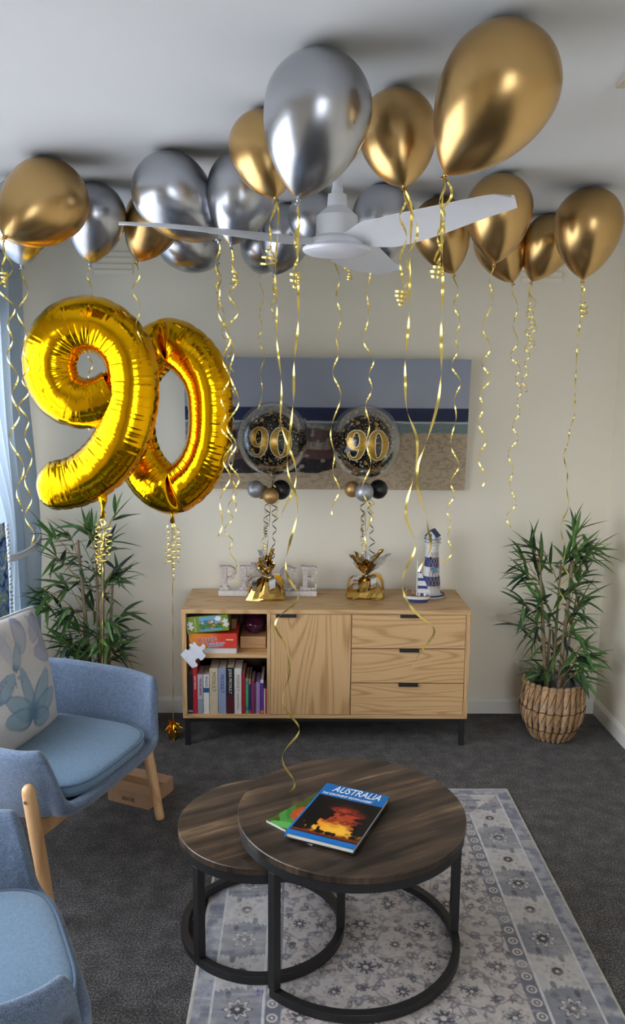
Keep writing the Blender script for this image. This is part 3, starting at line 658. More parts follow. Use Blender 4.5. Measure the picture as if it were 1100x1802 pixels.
for k in range(10):
    a = k*.628; MB().tube([c+V(.041*math.cos(a), .041*math.sin(a), zt_+.032), c+V(.041*math.cos(a), .041*math.sin(a), zt_+.05)], .002, 6).build('rail_post', m_lwhite, root)
Ml = Matrix.Translation(c+V(0, 0, zt_+.033)) @ Matrix.Rotation(-.55, 4, 'Z')
MB().prism([(-.021, 0), (.021, 0), (.021, .036), (0, .060), (-.021, .036)], -.021, .021).build('lantern_house', m_lwhite, root, M=Ml)
for s in (-1, 1):
    MB().add([(0, -.028, .066), (0, .028, .066), (s*.033, .028, .031), (s*.033, -.028, .031), (0, -.028, .060), (0, .028, .060), (s*.031, .028, .027), (s*.031, -.028, .027)], [(0, 1, 2, 3), (7, 6, 5, 4), (0, 4, 5, 1), (1, 5, 6, 2), (2, 6, 7, 3), (3, 7, 4, 0)]).build('roof_slope', m_navy, root, M=Ml)
MB().tube([V(0, -.0212, .036), V(0, -.0235, .036)], .0055, 12).build('round_window', plain('brown_paint', lin(120, 92, 70), .6), root, M=Ml)
w_ = c+V(-.012, -.0375, .205); MB().prism([(-.004, -.008), (.004, -.008), (.004, .005), (0, .009), (-.004, .005)], 0, .004, to=lambda p: p+w_).build('window', m_black, root)
for i in range(7):     # twine hanging over the tower in a net
    a0 = -1.9+i*.2
    pth = [c+V((r_at(z)+.002)*math.cos(a0+.10*math.sin(z*140+i*math.pi)), (r_at(z)+.002)*math.sin(a0+.10*math.sin(z*140+i*math.pi)), z) for z in np.linspace(.235, .05, 26)]
    MB().tube(pth, .0011, 5).build('net_cord', m_net, root)
st = c+V(.008, -.049, .150); pts = []
for k in range(10): a = math.pi/2+k*math.pi/5+.25; r_ = .026 if k % 2 == 0 else .010; pts.append((r_*math.cos(a), r_*math.sin(a)))
MB().prism(pts, -.003, .003, to=lambda p: p+st).build('starfish', plain('blue_starfish', lin(90, 130, 160), .7), root)
q1, q2 = az(710, 1058, SZ1), az(756, 1060, SZ1); bc = (q1+q2)/2; bc.y -= .0; L_ = (q2-q1).length
root = thing('model_sailboat', (bc.x, bc.y, SZ1), 'small toy sailing boat with striped sail at the lighthouse foot', 'model boat')
Mb = Matrix.Translation((bc.x, bc.y, SZ1)) @ Matrix.Rotation(-.12, 4, 'Z')
def hull(z0_, z1_, g0, g1, name, mat):
    n = 16; vs = []
    for z, g in ((z0_, g0), (z1_, g1)):
        for k in range(n):
            a = 2*math.pi*k/n; x_ = math.copysign(abs(math.cos(a))**1.3, math.cos(a))*L_*.52*g; y_ = math.copysign(abs(math.sin(a))**.9, math.sin(a))*.022*g; vs.append((x_, y_, z))
    MB().add(vs, [(k, (k+1) % n, (k+1) % n+n, k+n) for k in range(n)]+[tuple(range(n-1, -1, -1)), tuple(range(n, 2*n))]).build(name, mat, root, M=Mb)
hull(.0005, .016, .78, .93, 'hull', m_navy); hull(.0162, .030, .93, 1.02, 'hull_upper', m_lwhite); hull(.0302, .0325, .97, .97, 'deck', plain('deck_wood', lin(160, 124, 96), .7))
MB().tube([V(.0, 0, .03), V(.0, 0, .215)], .0028, 8).build('mast', m_lwhite, root, M=Mb)
ts = [.045, .068, .083, .108, .122, .147, .158, .180]
for i in range(7):
    f_ = lambda z: .062*(1-(z-.045)/.14)
    MB().prism([(.004, ts[i]), (.004+f_(ts[i]), ts[i]), (.004+f_(ts[i+1]), ts[i+1]), (.004, ts[i+1])], -.001, .001).build('sail_stripe', m_navy if i % 2 else m_lwhite, root, M=Mb)
for k, x_ in enumerate((.012, .026, .040)): MB().box(x_-.005, x_+.005, -.008, .008, .0327, .043+.003*k).build('cabin_block', (m_lwhite, m_navy, m_lwhite)[k], root, M=Mb, bevel=.001)
MB().tube([V(-.035+.018*math.cos(a), 0, .050+.018*math.sin(a)) for a in np.linspace(0, 2*math.pi, 24)[:-1]], .0016, 6, closed=True).build('hoop', m_net, root, M=Mb)
MB().tube([V(-.045, 0, .0326), V(-.03, .005, .04), V(-.02, -.004, .036)], .004, 7).build('driftwood', plain('driftwood', lin(120, 90, 66), .8), root, M=Mb)

# ------------------------------------------------------------------ coffee tables
t = NT('dark_walnut_top'); g = t.coord((1, 1, 1), (0, 0, math.radians(-28))); st_ = t.n('Mapping'); st_.inputs['Scale'].default_value = (1.1, 13, 1); t.l(g, st_.inputs[0])
n1 = t.noise(st_.outputs[0], 1.6, 4, .6, .25); st2 = t.n('Mapping'); st2.inputs['Scale'].default_value = (5, 160, 1); t.l(g, st2.inputs[0]); n2 = t.noise(st2.outputs[0], 1, 3, .65)
n3 = t.noise(t.coord((1, 1, 1)), 5, 2)
f_ = t.math('ADD', t.math('MULTIPLY', n1, .8), t.math('MULTIPLY', n2, .25)); f_ = t.math('ADD', f_, t.math('MULTIPLY', t.math('SUBTRACT', n3, .5), .25))
t.base(t.ramp(f_, [(.40, lin(32, 25, 20)), (.52, lin(62, 49, 39)), (.62, lin(90, 71, 54)), (.72, lin(152, 126, 96))])); t.p(Roughness=.36); t.bump(n2, .12, .0005); m_walnut = t.m
def ring_arc(c, R, a0, a1, z0_, z1_, wd, n):
    b = MB(); vs = []
    closed = abs(a1-a0) > 6.28; N = n if closed else n+1
    for k in range(N):
        a = a0+(a1-a0)*k/n
        for r_, z in ((R-wd, z0_), (R, z0_), (R, z1_), (R-wd, z1_)): vs.append((c[0]+r_*math.cos(a), c[1]+r_*math.sin(a), z))
    fs = []
    for k in range(n):
        i, j = k*4, ((k+1) % N)*4
        for q in range(4): fs.append((i+q, i+(q+1) % 4, j+(q+1) % 4, j+q))
    if not closed: fs += [(3, 2, 1, 0), tuple((N-1)*4+q for q in range(4))]
    return b.add(vs, fs)
def coffee_table(c, R, H, label, arc, legs, zf):
    root = thing('coffee_table', (c[0], c[1], 0), label, 'coffee table', 'nesting coffee tables')
    MB().lathe([(0, H-.022), (R-.002, H-.022), (R, H-.020), (R, H-.002), (R-.002, H), (0, H)], (c[0], c[1], 0), 96).build('tabletop', m_walnut, root, autos=.7)
    ring_arc(c, R-.004, 0, 2*math.pi, H-.050, H-.0222, .022, 96).build('top_ring', m_black, root, bevel=.001)
    ring_arc(c, R-.004, *arc, zf, zf+.026, .024, 90).build('base_ring', m_black, root, bevel=.001)
    for a in legs:
        Mm = Matrix.Translation((c[0], c[1], 0)) @ Matrix.Rotation(a, 4, 'Z')
        MB().box(R-.029, R-.003, -.013, .013, zf+.026, H-.050).build('leg', m_black, root, M=Mm, bevel=.001)
T1, T2 = (.168, 2.31), (-.107, 2.375)
coffee_table(T1, .35, .45, 'larger round walnut-topped coffee table carrying the two books', (math.radians(225), math.radians(225+245)), [math.radians(a) for a in (226.5, 2, 108)], .0095)
coffee_table(T2, .268, .38, 'smaller round walnut-topped coffee table tucked under the larger one', (0, 2*math.pi), [math.radians(a) for a in (223, 352, 105)], .0095)

# ------------------------------------------------------------------ books on the coffee table
def flat_book(corners, z0_, h, name, label, art, spine_rgb, page_rgb, board=.0025):
    """corners (u,v) of the upper face: head-left, head-right, foot-right, foot-left"""
    A, B_, C_, D_ = [az(u, v, z0_+h) for u, v in corners]; o = A; ex = ((B_-A)+(C_-D_))*.5; ey = ((D_-A)+(C_-B_))*.5; ey = ey-ex*(ey.dot(ex)/ex.length_squared)
    W_, H_ = ex.length, ey.length; ex.normalize(); ey.normalize(); cen = (A+B_+C_+D_)/4; o = cen-ex*W_/2-ey*H_/2
    root = thing(name, (cen.x, cen.y, z0_), label, 'book', 'books on the coffee table')
    to = lambda p: o+ex*p.x+ey*p.y+Vector((0, 0, p.z-h))
    def bx(x0_, x1_, y0_, y1_, za, zb_): b = MB().box(x0_, x1_, y0_, y1_, za, zb_); b.v = [tuple(to(Vector(p))) for p in b.v]; return b
    cov = plain('cover_board', lin(*spine_rgb), .35)
    bx(0, W_, 0, H_, h-board, h).build('front_board', cov, root); bx(0, W_, 0, H_, 0, board).build('back_board', plain('cover_board', (.01, .01, .012), .35) if board > .002 else cov, root)
    bx(0, .003, 0, H_, board, h-board).build('spine', cov, root)
    bx(.003, W_-.004, .004, H_-.004, board, h-board).build('page_block', plain('page_edges', lin(*page_rgb), .8), root)
    nu, nv = 90, 110; Ug, Vg = np.meshgrid(np.linspace(0, 1, nu), np.linspace(0, 1, nv), indexing='ij')
    Pp = np.array(o)[None, None]+Ug[..., None]*W_*np.array(ex)+Vg[..., None]*H_*np.array(ey)+np.array((0, 0, .0004))
    colour_mesh('cover_print', Pp, art(Ug, Vg), printed('glossy_cover', .22), root)
    return root, to, W_, H_
def banksia(u, v):
    K = Canvas(u, v, (78, 92, 36)); n = fbm(u, v, 2, 8, 3); K.put(step(.5, .7, n)*.6, (52, 66, 26))
    for cx, cy, rx, ry, a, c_ in ((.2, .78, .28, .10, .5, (70, 140, 60)), (.35, .9, .3, .08, -.3, (96, 170, 84)), (.12, .62, .2, .07, .9, (60, 120, 52)), (.6, .92, .2, .08, .2, (60, 110, 44)), (.85, .75, .2, .1, .8, (70, 100, 40))):
        dx, dy = u-cx, v-cy; e = np.hypot((dx*np.cos(a)+dy*np.sin(a))/rx, (-dx*np.sin(a)+dy*np.cos(a))/ry); K.put(step(1.05, .9, e), c_)
    e = np.hypot((u-.42)/.30, (v-.52)/.26); K.put(step(1.1, .85, e+.3*(n-.5)), (196, 78, 30)); K.put(step(.8, .4, e)*step(.4, .6, fbm(u, v, 7, 30, 2)), (228, 130, 50)); K.put(step(.52, .5, v)*0, (0, 0, 0)); return K.c
def sunset(u, v):
    K = Canvas(u, v, (14, 12, 13)); n = fbm(u, v*1.6, 4, 6, 4); n2 = fbm(u, v*3, 14, 9, 3)
    q = np.hypot((u-.56)/.40, (v-.62)/.27)
    K.put(step(1.15, .55, q+.5*(n-.5)), (120, 40, 28)); K.put(step(.95, .45, q+.6*(n2-.5)), (176, 66, 36)); K.put(step(.34, .1, np.abs(v-.78)/.6+np.abs(u-.55)*.35+.25*(n2-.5)), (236, 140, 36)); K.put(step(.22, .04, np.abs(v-.80)/.7+np.abs(u-.6)*.3+.2*(n2-.5)), (250, 190, 60))
    K.put(step(.5, .66, n2)*step(.75, .6, v)*step(1.0, .7, q)*.8, (86, 26, 26))
    tree = step(.36, .30, np.hypot((u-.08)/.9, (v-.55)/1.3)+.5*(fbm(u, v, 24, 16, 3)-.5)); K.put(tree, (16, 14, 14)); tree = step(.22, .18, np.hypot((u-1.0), (v-.66))+.3*(n2-.5)); K.put(tree, (20, 16, 14))
    K.put(step(.872, .885, v+.05*(fbm(u, v*0, 34, 20, 3)-.5)), (120, 50, 26)); K.put(step(.905, .915, v), (60, 28, 22))
    for cx, w_ in ((.42, .07), (.55, .06), (.62, .04)): K.put(step(1.1, .85, np.hypot((u-cx)/w_, (v-.86)/.028)+.6*(n2-.5)), (26, 16, 14)); K.put((np.abs(u-cx) < .006)*(v > .86)*(v < .9), (26, 16, 14))
    K.put(step(.232, .228, v), (30, 108, 176)); K.put(step(.928, .932, v), (32, 112, 184)); K.put(step(.028, .024, u), (32, 112, 184)); return K.c
zt_ = .4505
flat_book([(556, 1399), (626, 1424), (558, 1494), (470, 1440)], zt_, .006, 'picture_book', 'thin paperback with orange banksia flower cover under the AUSTRALIA book', banksia, (206, 206, 196), (226, 224, 214), .0012)
root, to, W_, H_ = flat_book([(572, 1378), (681, 1400), (628, 1497), (505, 1464)], zt_+.0066, .017, 'picture_book', 'blue hardback titled AUSTRALIA with a sunset cover, lying on top', sunset, (30, 108, 176), (208, 200, 188))
ink = plain('white_title_ink', lin(226, 232, 238), .3)
hh = .017
text_mb('AUSTRALIA', H_*.165, ink, 'title_lettering', root, lambda p: to(Vector((W_*.53+p.x, H_*.082-p.y, hh+.0008+p.z))), shear=.28, sx=W_*.86/(H_*.165*5.95))
text_mb('THE CONTINENT \u2018DOWN-UNDER\u2019', H_*.052, ink, 'subtitle_lettering', root, lambda p: to(Vector((W_*.045+p.x, H_*.192-p.y, hh+.0008+p.z))), shear=.2, align='LEFT', sx=W_*.74/(H_*.052*14.9))

# ------------------------------------------------------------------ armchairs
m_shell = fabric('blue_grey_weave', lin(58, 72, 94), lin(118, 136, 160), 420)
m_pad = fabric('blue_seat_weave', lin(84, 112, 138), lin(124, 152, 176), 520)
m_pipe = fabric('seat_piping', lin(60, 84, 108), lin(84, 110, 134), 520)
def armchair(pos, yaw, label):
    root = thing('armchair', (0, 0, 0), label, 'armchair', 'blue armchairs'); A_, B_ = .335, .350
    N, K = 96, 20; P = np.zeros((N, K, 3))
    for i in range(N):
        f_ = 2*math.pi*i/N; c_, s_ = math.cos(f_), math.sin(f_); n = 4.6 if c_ > 0 else 3.0
        ux, uy = math.copysign(abs(c_)**(2/n), c_)*A_, math.copysign(abs(s_)**(2/n), s_)*B_
        dg = abs(math.degrees(f_)); dg = min(dg, 360-dg)
        H_ = .395+(.605-.395)*sm(30, 52, dg)+.015*sm(60, 110, dg)+.145*sm(124, 156, dg); z0_ = .345
        wall = sm(26, 52, dg)
        for k in range(K):
            t_ = k/(K-1)
            if t_ < .5: p_, z = t_/.5*.83, z0_+.012*(t_/.5)*(ux/A_ > .2)
            else:
                q = (t_-.5)/.5; p_ = .83+.17*(1-(1-q)**1.8); z = z0_+.012*(ux/A_ > .2)+(H_-z0_-.012*(ux/A_ > .2))*(q**(1.5 if wall > .5 else 1.9))
            x_, y_ = ux*p_, uy*p_
            if z > .45: x_ -= .05*sm(.45, .75, z)*(1 if c_ < 0 else 0)*sm(0, .5, -c_); y_ *= 1+.06*sm(.45, .62, z)
            P[i, k] = (x_, y_, z)
    f_ = grid_faces(N, K, wrap_u=True); me = arr_mesh('shell', P.reshape(-1, 3), f_, True, m_shell)
    bm = bmesh.new(); bm.from_mesh(me); bmesh.ops.remove_doubles(bm, verts=bm.verts, dist=1e-5); bmesh.ops.recalc_face_normals(bm, faces=bm.faces)
    if sum(fc.normal.z*fc.calc_area() for fc in bm.faces if fc.calc_center_median().z < .37) < 0: bmesh.ops.reverse_faces(bm, faces=bm.faces)
    bm.to_mesh(me); bm.free(); me.polygons.foreach_set('use_smooth', [True]*len(me.polygons))
    o = mkobj('shell', me, root); s_ = o.modifiers.new('thickness', 'SOLIDIFY'); s_.thickness = .034; s_.offset = -1; o.modifiers.new('round', 'SUBSURF').render_levels = 1
    # seat cushion
    N, K = 80, 12; a_, b_ = .292, .272; rows = []
    def ring(p_, z):
        r_ = []
        for i in range(N):
            f2 = 2*math.pi*i/N; c2, s2 = math.cos(f2), math.sin(f2); n = 4.5 if c2 > 0 else 3.2; bulge = 0
            r_.append((.035+math.copysign(abs(c2)**(2/n), c2)*a_*p_+(.02*(1-(abs(s2)**2)) if c2 > 0 else 0)*p_, math.copysign(abs(s2)**(2/n), s2)*b_*p_, z))
        return r_
    prof = [(.0, .452), (.3, .452), (.6, .450), (.85, .443), (.95, .434), (.985, .426), (1.0, .410), (.985, .394), (.95, .386), (.6, .382), (0, .382)]
    vs = [p for pr in prof for p in ring(*pr)]; n_ = len(prof)
    me = arr_mesh('seat_cushion', np.array(vs), [(i*N+k, i*N+(k+1) % N, (i+1)*N+(k+1) % N, (i+1)*N+k) for i in range(n_-1) for k in range(N)], True, m_pad); mkobj('seat_cushion', me, root)
    sc_ = root.children[-1]
    for z in (.427, .393): MB().tube([Vector(p) for p in ring(.992, z)], .0042, 7, closed=True).build('piping', m_pipe, sc_, smooth=True)
    # tapered beech legs bolted to the outside of the shell
    for sy in (-1, 1):
        for x0_, z0_, x1_ in ((.272 if sy < 0 else .175, .495, .300), (-.12, .46, -.345)):
            yb, yt = .348, .398 if x0_ > 0 else .390
            top, foot = V(x0_, sy*yt, z0_), V(x1_, sy*yb, 0); ax = (foot-top).normalized()
            pth = [top-ax*.016, top-ax*.012, top-ax*.004, top+ax*.01]+[top.lerp(foot, k) for k in (.3, .6, .9)]+[foot-ax*.012, foot-ax*.004, foot]
            lg = MB().tube(pth, [.006, .013, .019, .0215, .0225, .0215, .0185, .018, .0165, .011], 16).build('leg', m_beech, root, smooth=True)
            q = top+ax*.035; MB().tube([q+V(0, sy*.0205, 0), q+V(0, sy*.0235, 0)], .006, 12).build('bolt', plain('steel_bolt', (.6, .58, .55), .25, 1), lg)
    for x_ in (.215, -.22):
        MB().box(x_-.013, x_+.013, -.305, .305, .262, .318).build('rail', m_beech, root, bevel=.004)
    for y_ in (-.17, .17): MB().box(-.21, .20, y_-.016, y_+.016, .285, .318).build('rail', m_beech, root, bevel=.003)
    root.location = pos; root.rotation_euler.z = yaw; return root
armchair((-.954, 2.814, 0), math.radians(-20), 'blue armchair with floral cushion standing before the bamboo plant')
armchair((-.862, 1.600, 0), math.radians(27), 'blue armchair without cushion cropped by the lower left picture corner')
# floral cushion leaning in the far chair
Mc = Matrix.Translation((-.954, 2.814, 0)) @ Matrix.Rotation(math.radians(-20), 4, 'Z') @ Matrix.Translation((-.090, -.01, .665)) @ Matrix.Rotation(math.radians(10), 4, 'Z') @ Matrix.Rotation(math.radians(-13), 4, 'Y') @ Matrix.Rotation(math.radians(-4), 4, 'X')
def floral(u, v):
    K = Canvas(u, v, (206, 202, 198)); n = fbm(u, v, 3, 6, 4)
    def petal(cx, cy, L, w_, a, c_, c2, k=.8):
        dx, dy = u-cx, v-cy; ca, sa = math.cos(a), math.sin(a); s_, t_ = (dx*ca+dy*sa)/L, (-dx*sa+dy*ca)
        wid = w_*np.sqrt(np.clip(s_*(1-s_)*4, 0, None))*(1.1-.3*s_); m = step(1.08, .92, np.abs(t_)/(wid+1e-4)+.25*(n-.5))*(s_ > 0)*(s_ < 1); K.put(m*k, c_); K.put(m*step(.35, .05, s_)*.7, c2); K.put(m*step(.72, .95, np.abs(t_)/(wid+1e-4))*.45, c2)
    T_, D_, LV, LD = (128, 160, 178), (66, 100, 130), (156, 160, 184), (110, 116, 146)
    for a, L, w_ in ((1.75, .42, .07), (.75, .45, .10), (.25, .42, .09), (2.5, .36, .09), (3.0, .34, .09), (-.3, .3, .08)): petal(.45, .2, L, w_, a, T_, D_)
    for a, L, w_ in ((3.0, .36, .09), (2.1, .4, .08), (2.6, .25, .07)): petal(.97, .62, L, w_, a, LV, LD)
    for a, L, w_ in ((.6, .3, .08), (1.4, .3, .07)): petal(.05, .42, L, w_, a, T_, D_)
    for k in range(7): petal(.12+.04*k, .5+.025*(k % 3), .06, .014, 1.0+k, LV, D_)
    petal(.1, .8, .3, .05, .4, (190, 186, 186), LV, .5); petal(.62, .98, .34, .08, -2.2, LV, LD, .6); petal(.95, .95, .36, .07, -2.6, LV, LD, .6); petal(.30, .60, .26, .05, .9, T_, D_, .6); petal(.25, .95, .3, .06, -1.4, (178, 184, 194), LV, .6); return K.c*(.93+.14*fbm(u, v, 9, 60, 2)[..., None])
n = 90; Ug, Vg = np.meshgrid(np.linspace(0, 1, n), np.linspace(0, 1, n), indexing='ij'); S_ = .46
sxy = Ug*2-1; tyy = Vg*2-1; puff = (np.clip((1-np.abs(sxy)**2.4), 0, 1)*np.clip((1-np.abs(tyy)**2.4), 0, 1))**.55
pin = 1-.055*(1-np.abs(tyy)**2)*np.abs(sxy); pin2 = 1-.055*(1-np.abs(sxy)**2)*np.abs(tyy)
wr = .006*(fbm(Ug, Vg, 12, 5, 3)-.5)
root = thing('cushion', Mc.translation, 'pale floral cushion with blue watercolour flowers leaning in the far armchair', 'cushion')
R_ = np.array(Mc); X_ = Ug*0
for side, nm in ((1, 'cover_front'), (-1, 'cover_back')):
    P = np.stack([side*(.075*puff+wr*puff), (Ug-.5)*S_*pin2*1.0, (Vg-.5)*S_*pin], -1) @ R_[:3, :3].T+R_[:3, 3]
    colour_mesh(nm, P, floral(1-Ug if side < 0 else Ug, Vg), printed('linen_print', .9, .4, 900, Sheen_Weight=.2), root)
edge = [(0, -1+2*k/30) for k in range(0)]; loop = []
for k in range(40): loop.append((-1+2*k/40, 1))
for k in range(40): loop.append((1, 1-2*k/40))
for k in range(40): loop.append((1-2*k/40, -1))
for k in range(40): loop.append((-1, -1+2*k/40))
pp = [Mc @ V(0, a*.5*S_*(1-.055*(1-a*a)*abs(b_)), b_*.5*S_*(1-.055*(1-b_*b_)*abs(a))) for a, b_ in loop]
MB().tube(pp, .0055, 8, closed=True).build('piping', fabric('pale_blue_piping', lin(170, 178, 192), lin(206, 210, 218), 500), root, smooth=True)

# ------------------------------------------------------------------ carton on the floor
f0, f1, f2 = az(190, 1408, 0), az(262.5, 1426, 0), az(288.5, 1400, 0)
ex = (f1-f0); Lx = ex.length; ex.normalize(); ey = V(-ex.y, ex.x, 0); Ly, Hz = .185, .062
root = thing('cardboard_box', (f0.x, f0.y, 0), 'small brown cardboard box printed SILVER upside down, under the armchair', 'box')
to = lambda p: V(f0.x, f0.y, 0)+ex*p.x+ey*p.y+V(0, 0, p.z)
m_kraft = plain('kraft_carton', lin(168, 132, 100), .75, 0, .06, 30)
b = MB().box(0, Lx, 0, Ly, .0003, Hz); b.v = [tuple(to(Vector(p))) for p in b.v]; b.build('carton', m_kraft, root, bevel=.0012)
for (xa, xb, ya, yb) in ((0, Lx, 0, Ly*.48), (0, Lx, Ly*.52, Ly)):
    b = MB().box(xa, xb, ya, yb, Hz, Hz+.0018); b.v = [tuple(to(Vector(p))) for p in b.v]; b.build('flap', m_kraft, root)
b = MB().box(0, Lx, Ly*.36, Ly*.64, Hz+.0019, Hz+.0023); b.v = [tuple(to(Vector(p))) for p in b.v]; b.build('tape', plain('brown_tape', lin(140, 100, 62), .25), root)
text_mb('SILVER', .024, plain('carton_ink', lin(58, 44, 36), .7), 'lettering', root, lambda p: to(V(Lx*.5-p.x, -.0006-p.z, Hz*.46-p.y)), sx=.95)

# ------------------------------------------------------------------ curtains on the left
def curtain_mesh(name, mat, parent, shape, nz=90, ns=150, z0_=.012, z1_=2.40):
    P = np.zeros((ns, nz, 3))
    for j in range(nz):
        z = z0_+(z1_-z0_)*j/(nz-1)
        for i in range(ns): P[i, j] = shape(i/(ns-1), z)
    return mkobj(name, arr_mesh(name, P.reshape(-1, 3), grid_faces(ns, nz), True, mat), parent)
t = NT('pale_blue_curtain'); v_ = t.coord((60, 60, 900)); n = t.noise(v_, 1, 2); t.base(t.ramp(n, [(.3, lin(178, 192, 204)), (.7, lin(200, 210, 220))])); t.p(Roughness=.85); t.bump(n, .2, .0006)
tl_ = t.n('BsdfTranslucent'); tl_.inputs[0].default_value = (*lin(206, 220, 232), 1); mx = t.n('MixShader'); mx.inputs[0].default_value = .55; t.l(t.b.outputs[0], mx.inputs[1]); t.l(tl_.outputs[0], mx.inputs[2]); t.l(mx.outputs[0], t.out.inputs[0]); m_curt = t.m
TZ = .99
cur = thing('curtain', (-1.40, 3.75, 0), 'pale blue curtain gathered with a rope tieback beside the window', 'curtain')
def cshape(s, z):
    pinch = math.exp(-((z-TZ)/.22)**2) if z < TZ else math.exp(-((z-TZ)/.55)**2)
    far = 3.945; wid = .80*(1-pinch)+.30*pinch; wid = wid if z > TZ else .42*(1-pinch)+.30*pinch
    y_ = far-wid*(1-s); cx = -1.385+.075*pinch*0
    amp = .040*(1-.25*pinch); fold = math.sin(s*2*math.pi*(6.5))*amp+.012*math.sin(s*31+z*3)
    x_ = cx+fold+.07*sm(.75, 1.0, s)*(.7+.3*pinch)
    return (max(x_, WALL_L+.03), y_+.01*math.sin(s*40), z)
curtain_mesh('drape', m_curt, cur, cshape)
for k, dz in enumerate((0, .012, -.012)):
    pth = []
    for i in range(41):
        a = 2*math.pi*i/40; yy = 3.80+.165*math.cos(a); xx = -1.385+.125*math.sin(a) + .015
        pth.append(V(max(WALL_L+.012, xx), yy, TZ+dz+.050*math.cos(a)+.002*k))
    MB().tube(pth[:-1], .0058, 8, closed=True).build('tieback_rope', plain('grey_rope', lin(196, 194, 196), .8, 0, .08, 200), cur, smooth=True)
# blue flowered drape with a bobble trim, nearer the window
t = NT('blue_floral_drape'); v_ = t.coord(); n = t.noise(v_, 16, 3, .6, 1.0); t.base(t.ramp(n, [(.36, lin(30, 42, 92)), (.46, lin(84, 122, 190)), (.52, lin(150, 184, 222)), (.58, lin(140, 170, 140)), (.66, lin(220, 230, 240))])); t.p(Roughness=.9); m_flor = t.m
dr = thing('flowered_drape', (-1.33, 3.55, 0), 'blue flowered drape edged with white bobbles at the window', 'curtain')
def dshape(s, z): return (-1.335-.02*s+.02*math.sin(s*18)*s, 3.625-.30*s+.008*math.sin(z*9)-.05*sm(.9, 2.2, z), z)
curtain_mesh('drape', m_flor, dr, dshape, 40, 40, z1_=1.12)
for k in range(58):
    z = .05+k*.0185; p = V(*dshape(0, z)); MB().lathe([(.0085*math.sin(a), -.0085*math.cos(a)) for a in np.linspace(0, math.pi, 7)], p+V(.006, .009+.004*(k % 2), 0), 10).build('bobble', m_lwhite, dr, smooth=True)
MB().tube([V(WALL_L+.075, .7, 2.405), V(WALL_L+.075, 4.05, 2.405)], .011, 12).build('curtain_rod', m_white, cur, smooth=True)

# ------------------------------------------------------------------ ceiling fan
fan_c = V(.108, 2.50, 0); fz = 2.150
fan = thing('ceiling_fan', (fan_c.x, fan_c.y, fz), 'white three-blade ceiling fan with round light among the balloons', 'ceiling fan')
MB().lathe([(0, CEIL-.001), (.062, CEIL-.001), (.062, CEIL-.03), (.05, CEIL-.05), (.018, CEIL-.06), (.0, CEIL-.06)], fan_c, 36).build('canopy', m_white, fan, autos=.6)
MB().lathe([(.0145, CEIL-.055), (.0145, fz+.150)], fan_c, 20).build('downrod', m_white, fan, smooth=True)
MB().lathe([(.0, fz+.172), (.016, fz+.172), (.018, fz+.155), (.028, fz+.152), (.030, fz+.118), (.034, fz+.114), (.062, fz+.090), (.063, fz+.032), (0, fz+.032)], fan_c, 40).build('motor_housing', m_white, fan, autos=.5)
MB().lathe([(0, fz+.034), (.062, fz+.034), (.082, fz+.022), (.090, fz+.008), (.086, fz+.002), (0, fz+.002)], fan_c, 44).build('hub', m_white, fan, autos=.5)
t = NT('frosted_diffuser'); v_ = t.coord(); t.base(t.ramp(t.noise(v_, 20), [(.3, lin(226, 226, 236)), (.7, lin(232, 232, 240))])); t.p(Roughness=.3); m_diff = t.m
MB().lathe([(0, fz+.001), (.100, fz+.001), (.103, fz-.004), (.100, fz-.012), (.088, fz-.018), (.05, fz-.021), (0, fz-.022)], fan_c, 48).build('light_diffuser', m_diff, fan, autos=.5)
for ang, L_, rise in ((191, .635, .020), (309, .635, .020), (66, .56, -.012)):
    nu, nv = 26, 11; P = np.zeros((nu, nv, 3)); Q = np.zeros((nu, nv, 3))
    for i in range(nu):
        s = i/(nu-1); r_ = .055+(L_-.055)*s
        chord = .075+.075*sm(0, .22, s)-.050*sm(.35, 1.0, s); chord *= math.sqrt(max(.05, 1-((s-.92)/.08)**3)) if s > .92 else 1
        tw = math.radians(22*(1-s*.55)); off = .018*math.sin(s*math.pi)
        for j in range(nv):
            c_ = (j/(nv-1)-.5)*chord; camber = .009*(1-(2*j/(nv-1)-1)**2)
            lat = c_*math.cos(tw)+off; zz_ = fz+.016+rise*sm(.05, .9, s)-c_*math.sin(tw)+camber
            P[i, j] = (r_, lat, zz_); Q[i, j] = (r_, lat, zz_-.006*(1-abs(2*j/(nv-1)-1)**2)-.0012)
    vs = np.concatenate([P.reshape(-1, 3), Q.reshape(-1, 3)]); n0 = nu*nv; fa = grid_faces(nu, nv); fs = fa+[tuple(n0+i for i in reversed(f)) for f in fa]
    bd = [i*nv for i in range(nu)]+[(nu-1)*nv+j for j in range(1, nv)]+[i*nv+nv-1 for i in range(nu-2, -1, -1)]+[j for j in range(nv-2, 0, -1)]
    fs += [(bd[k], bd[(k+1) % len(bd)], n0+bd[(k+1) % len(bd)], n0+bd[k]) for k in range(len(bd))]
    MB().add(vs, fs).build('blade', m_white, fan, autos=.9, M=Matrix.Translation((fan_c.x, fan_c.y, 0)) @ Matrix.Rotation(math.radians(ang), 4, 'Z'))

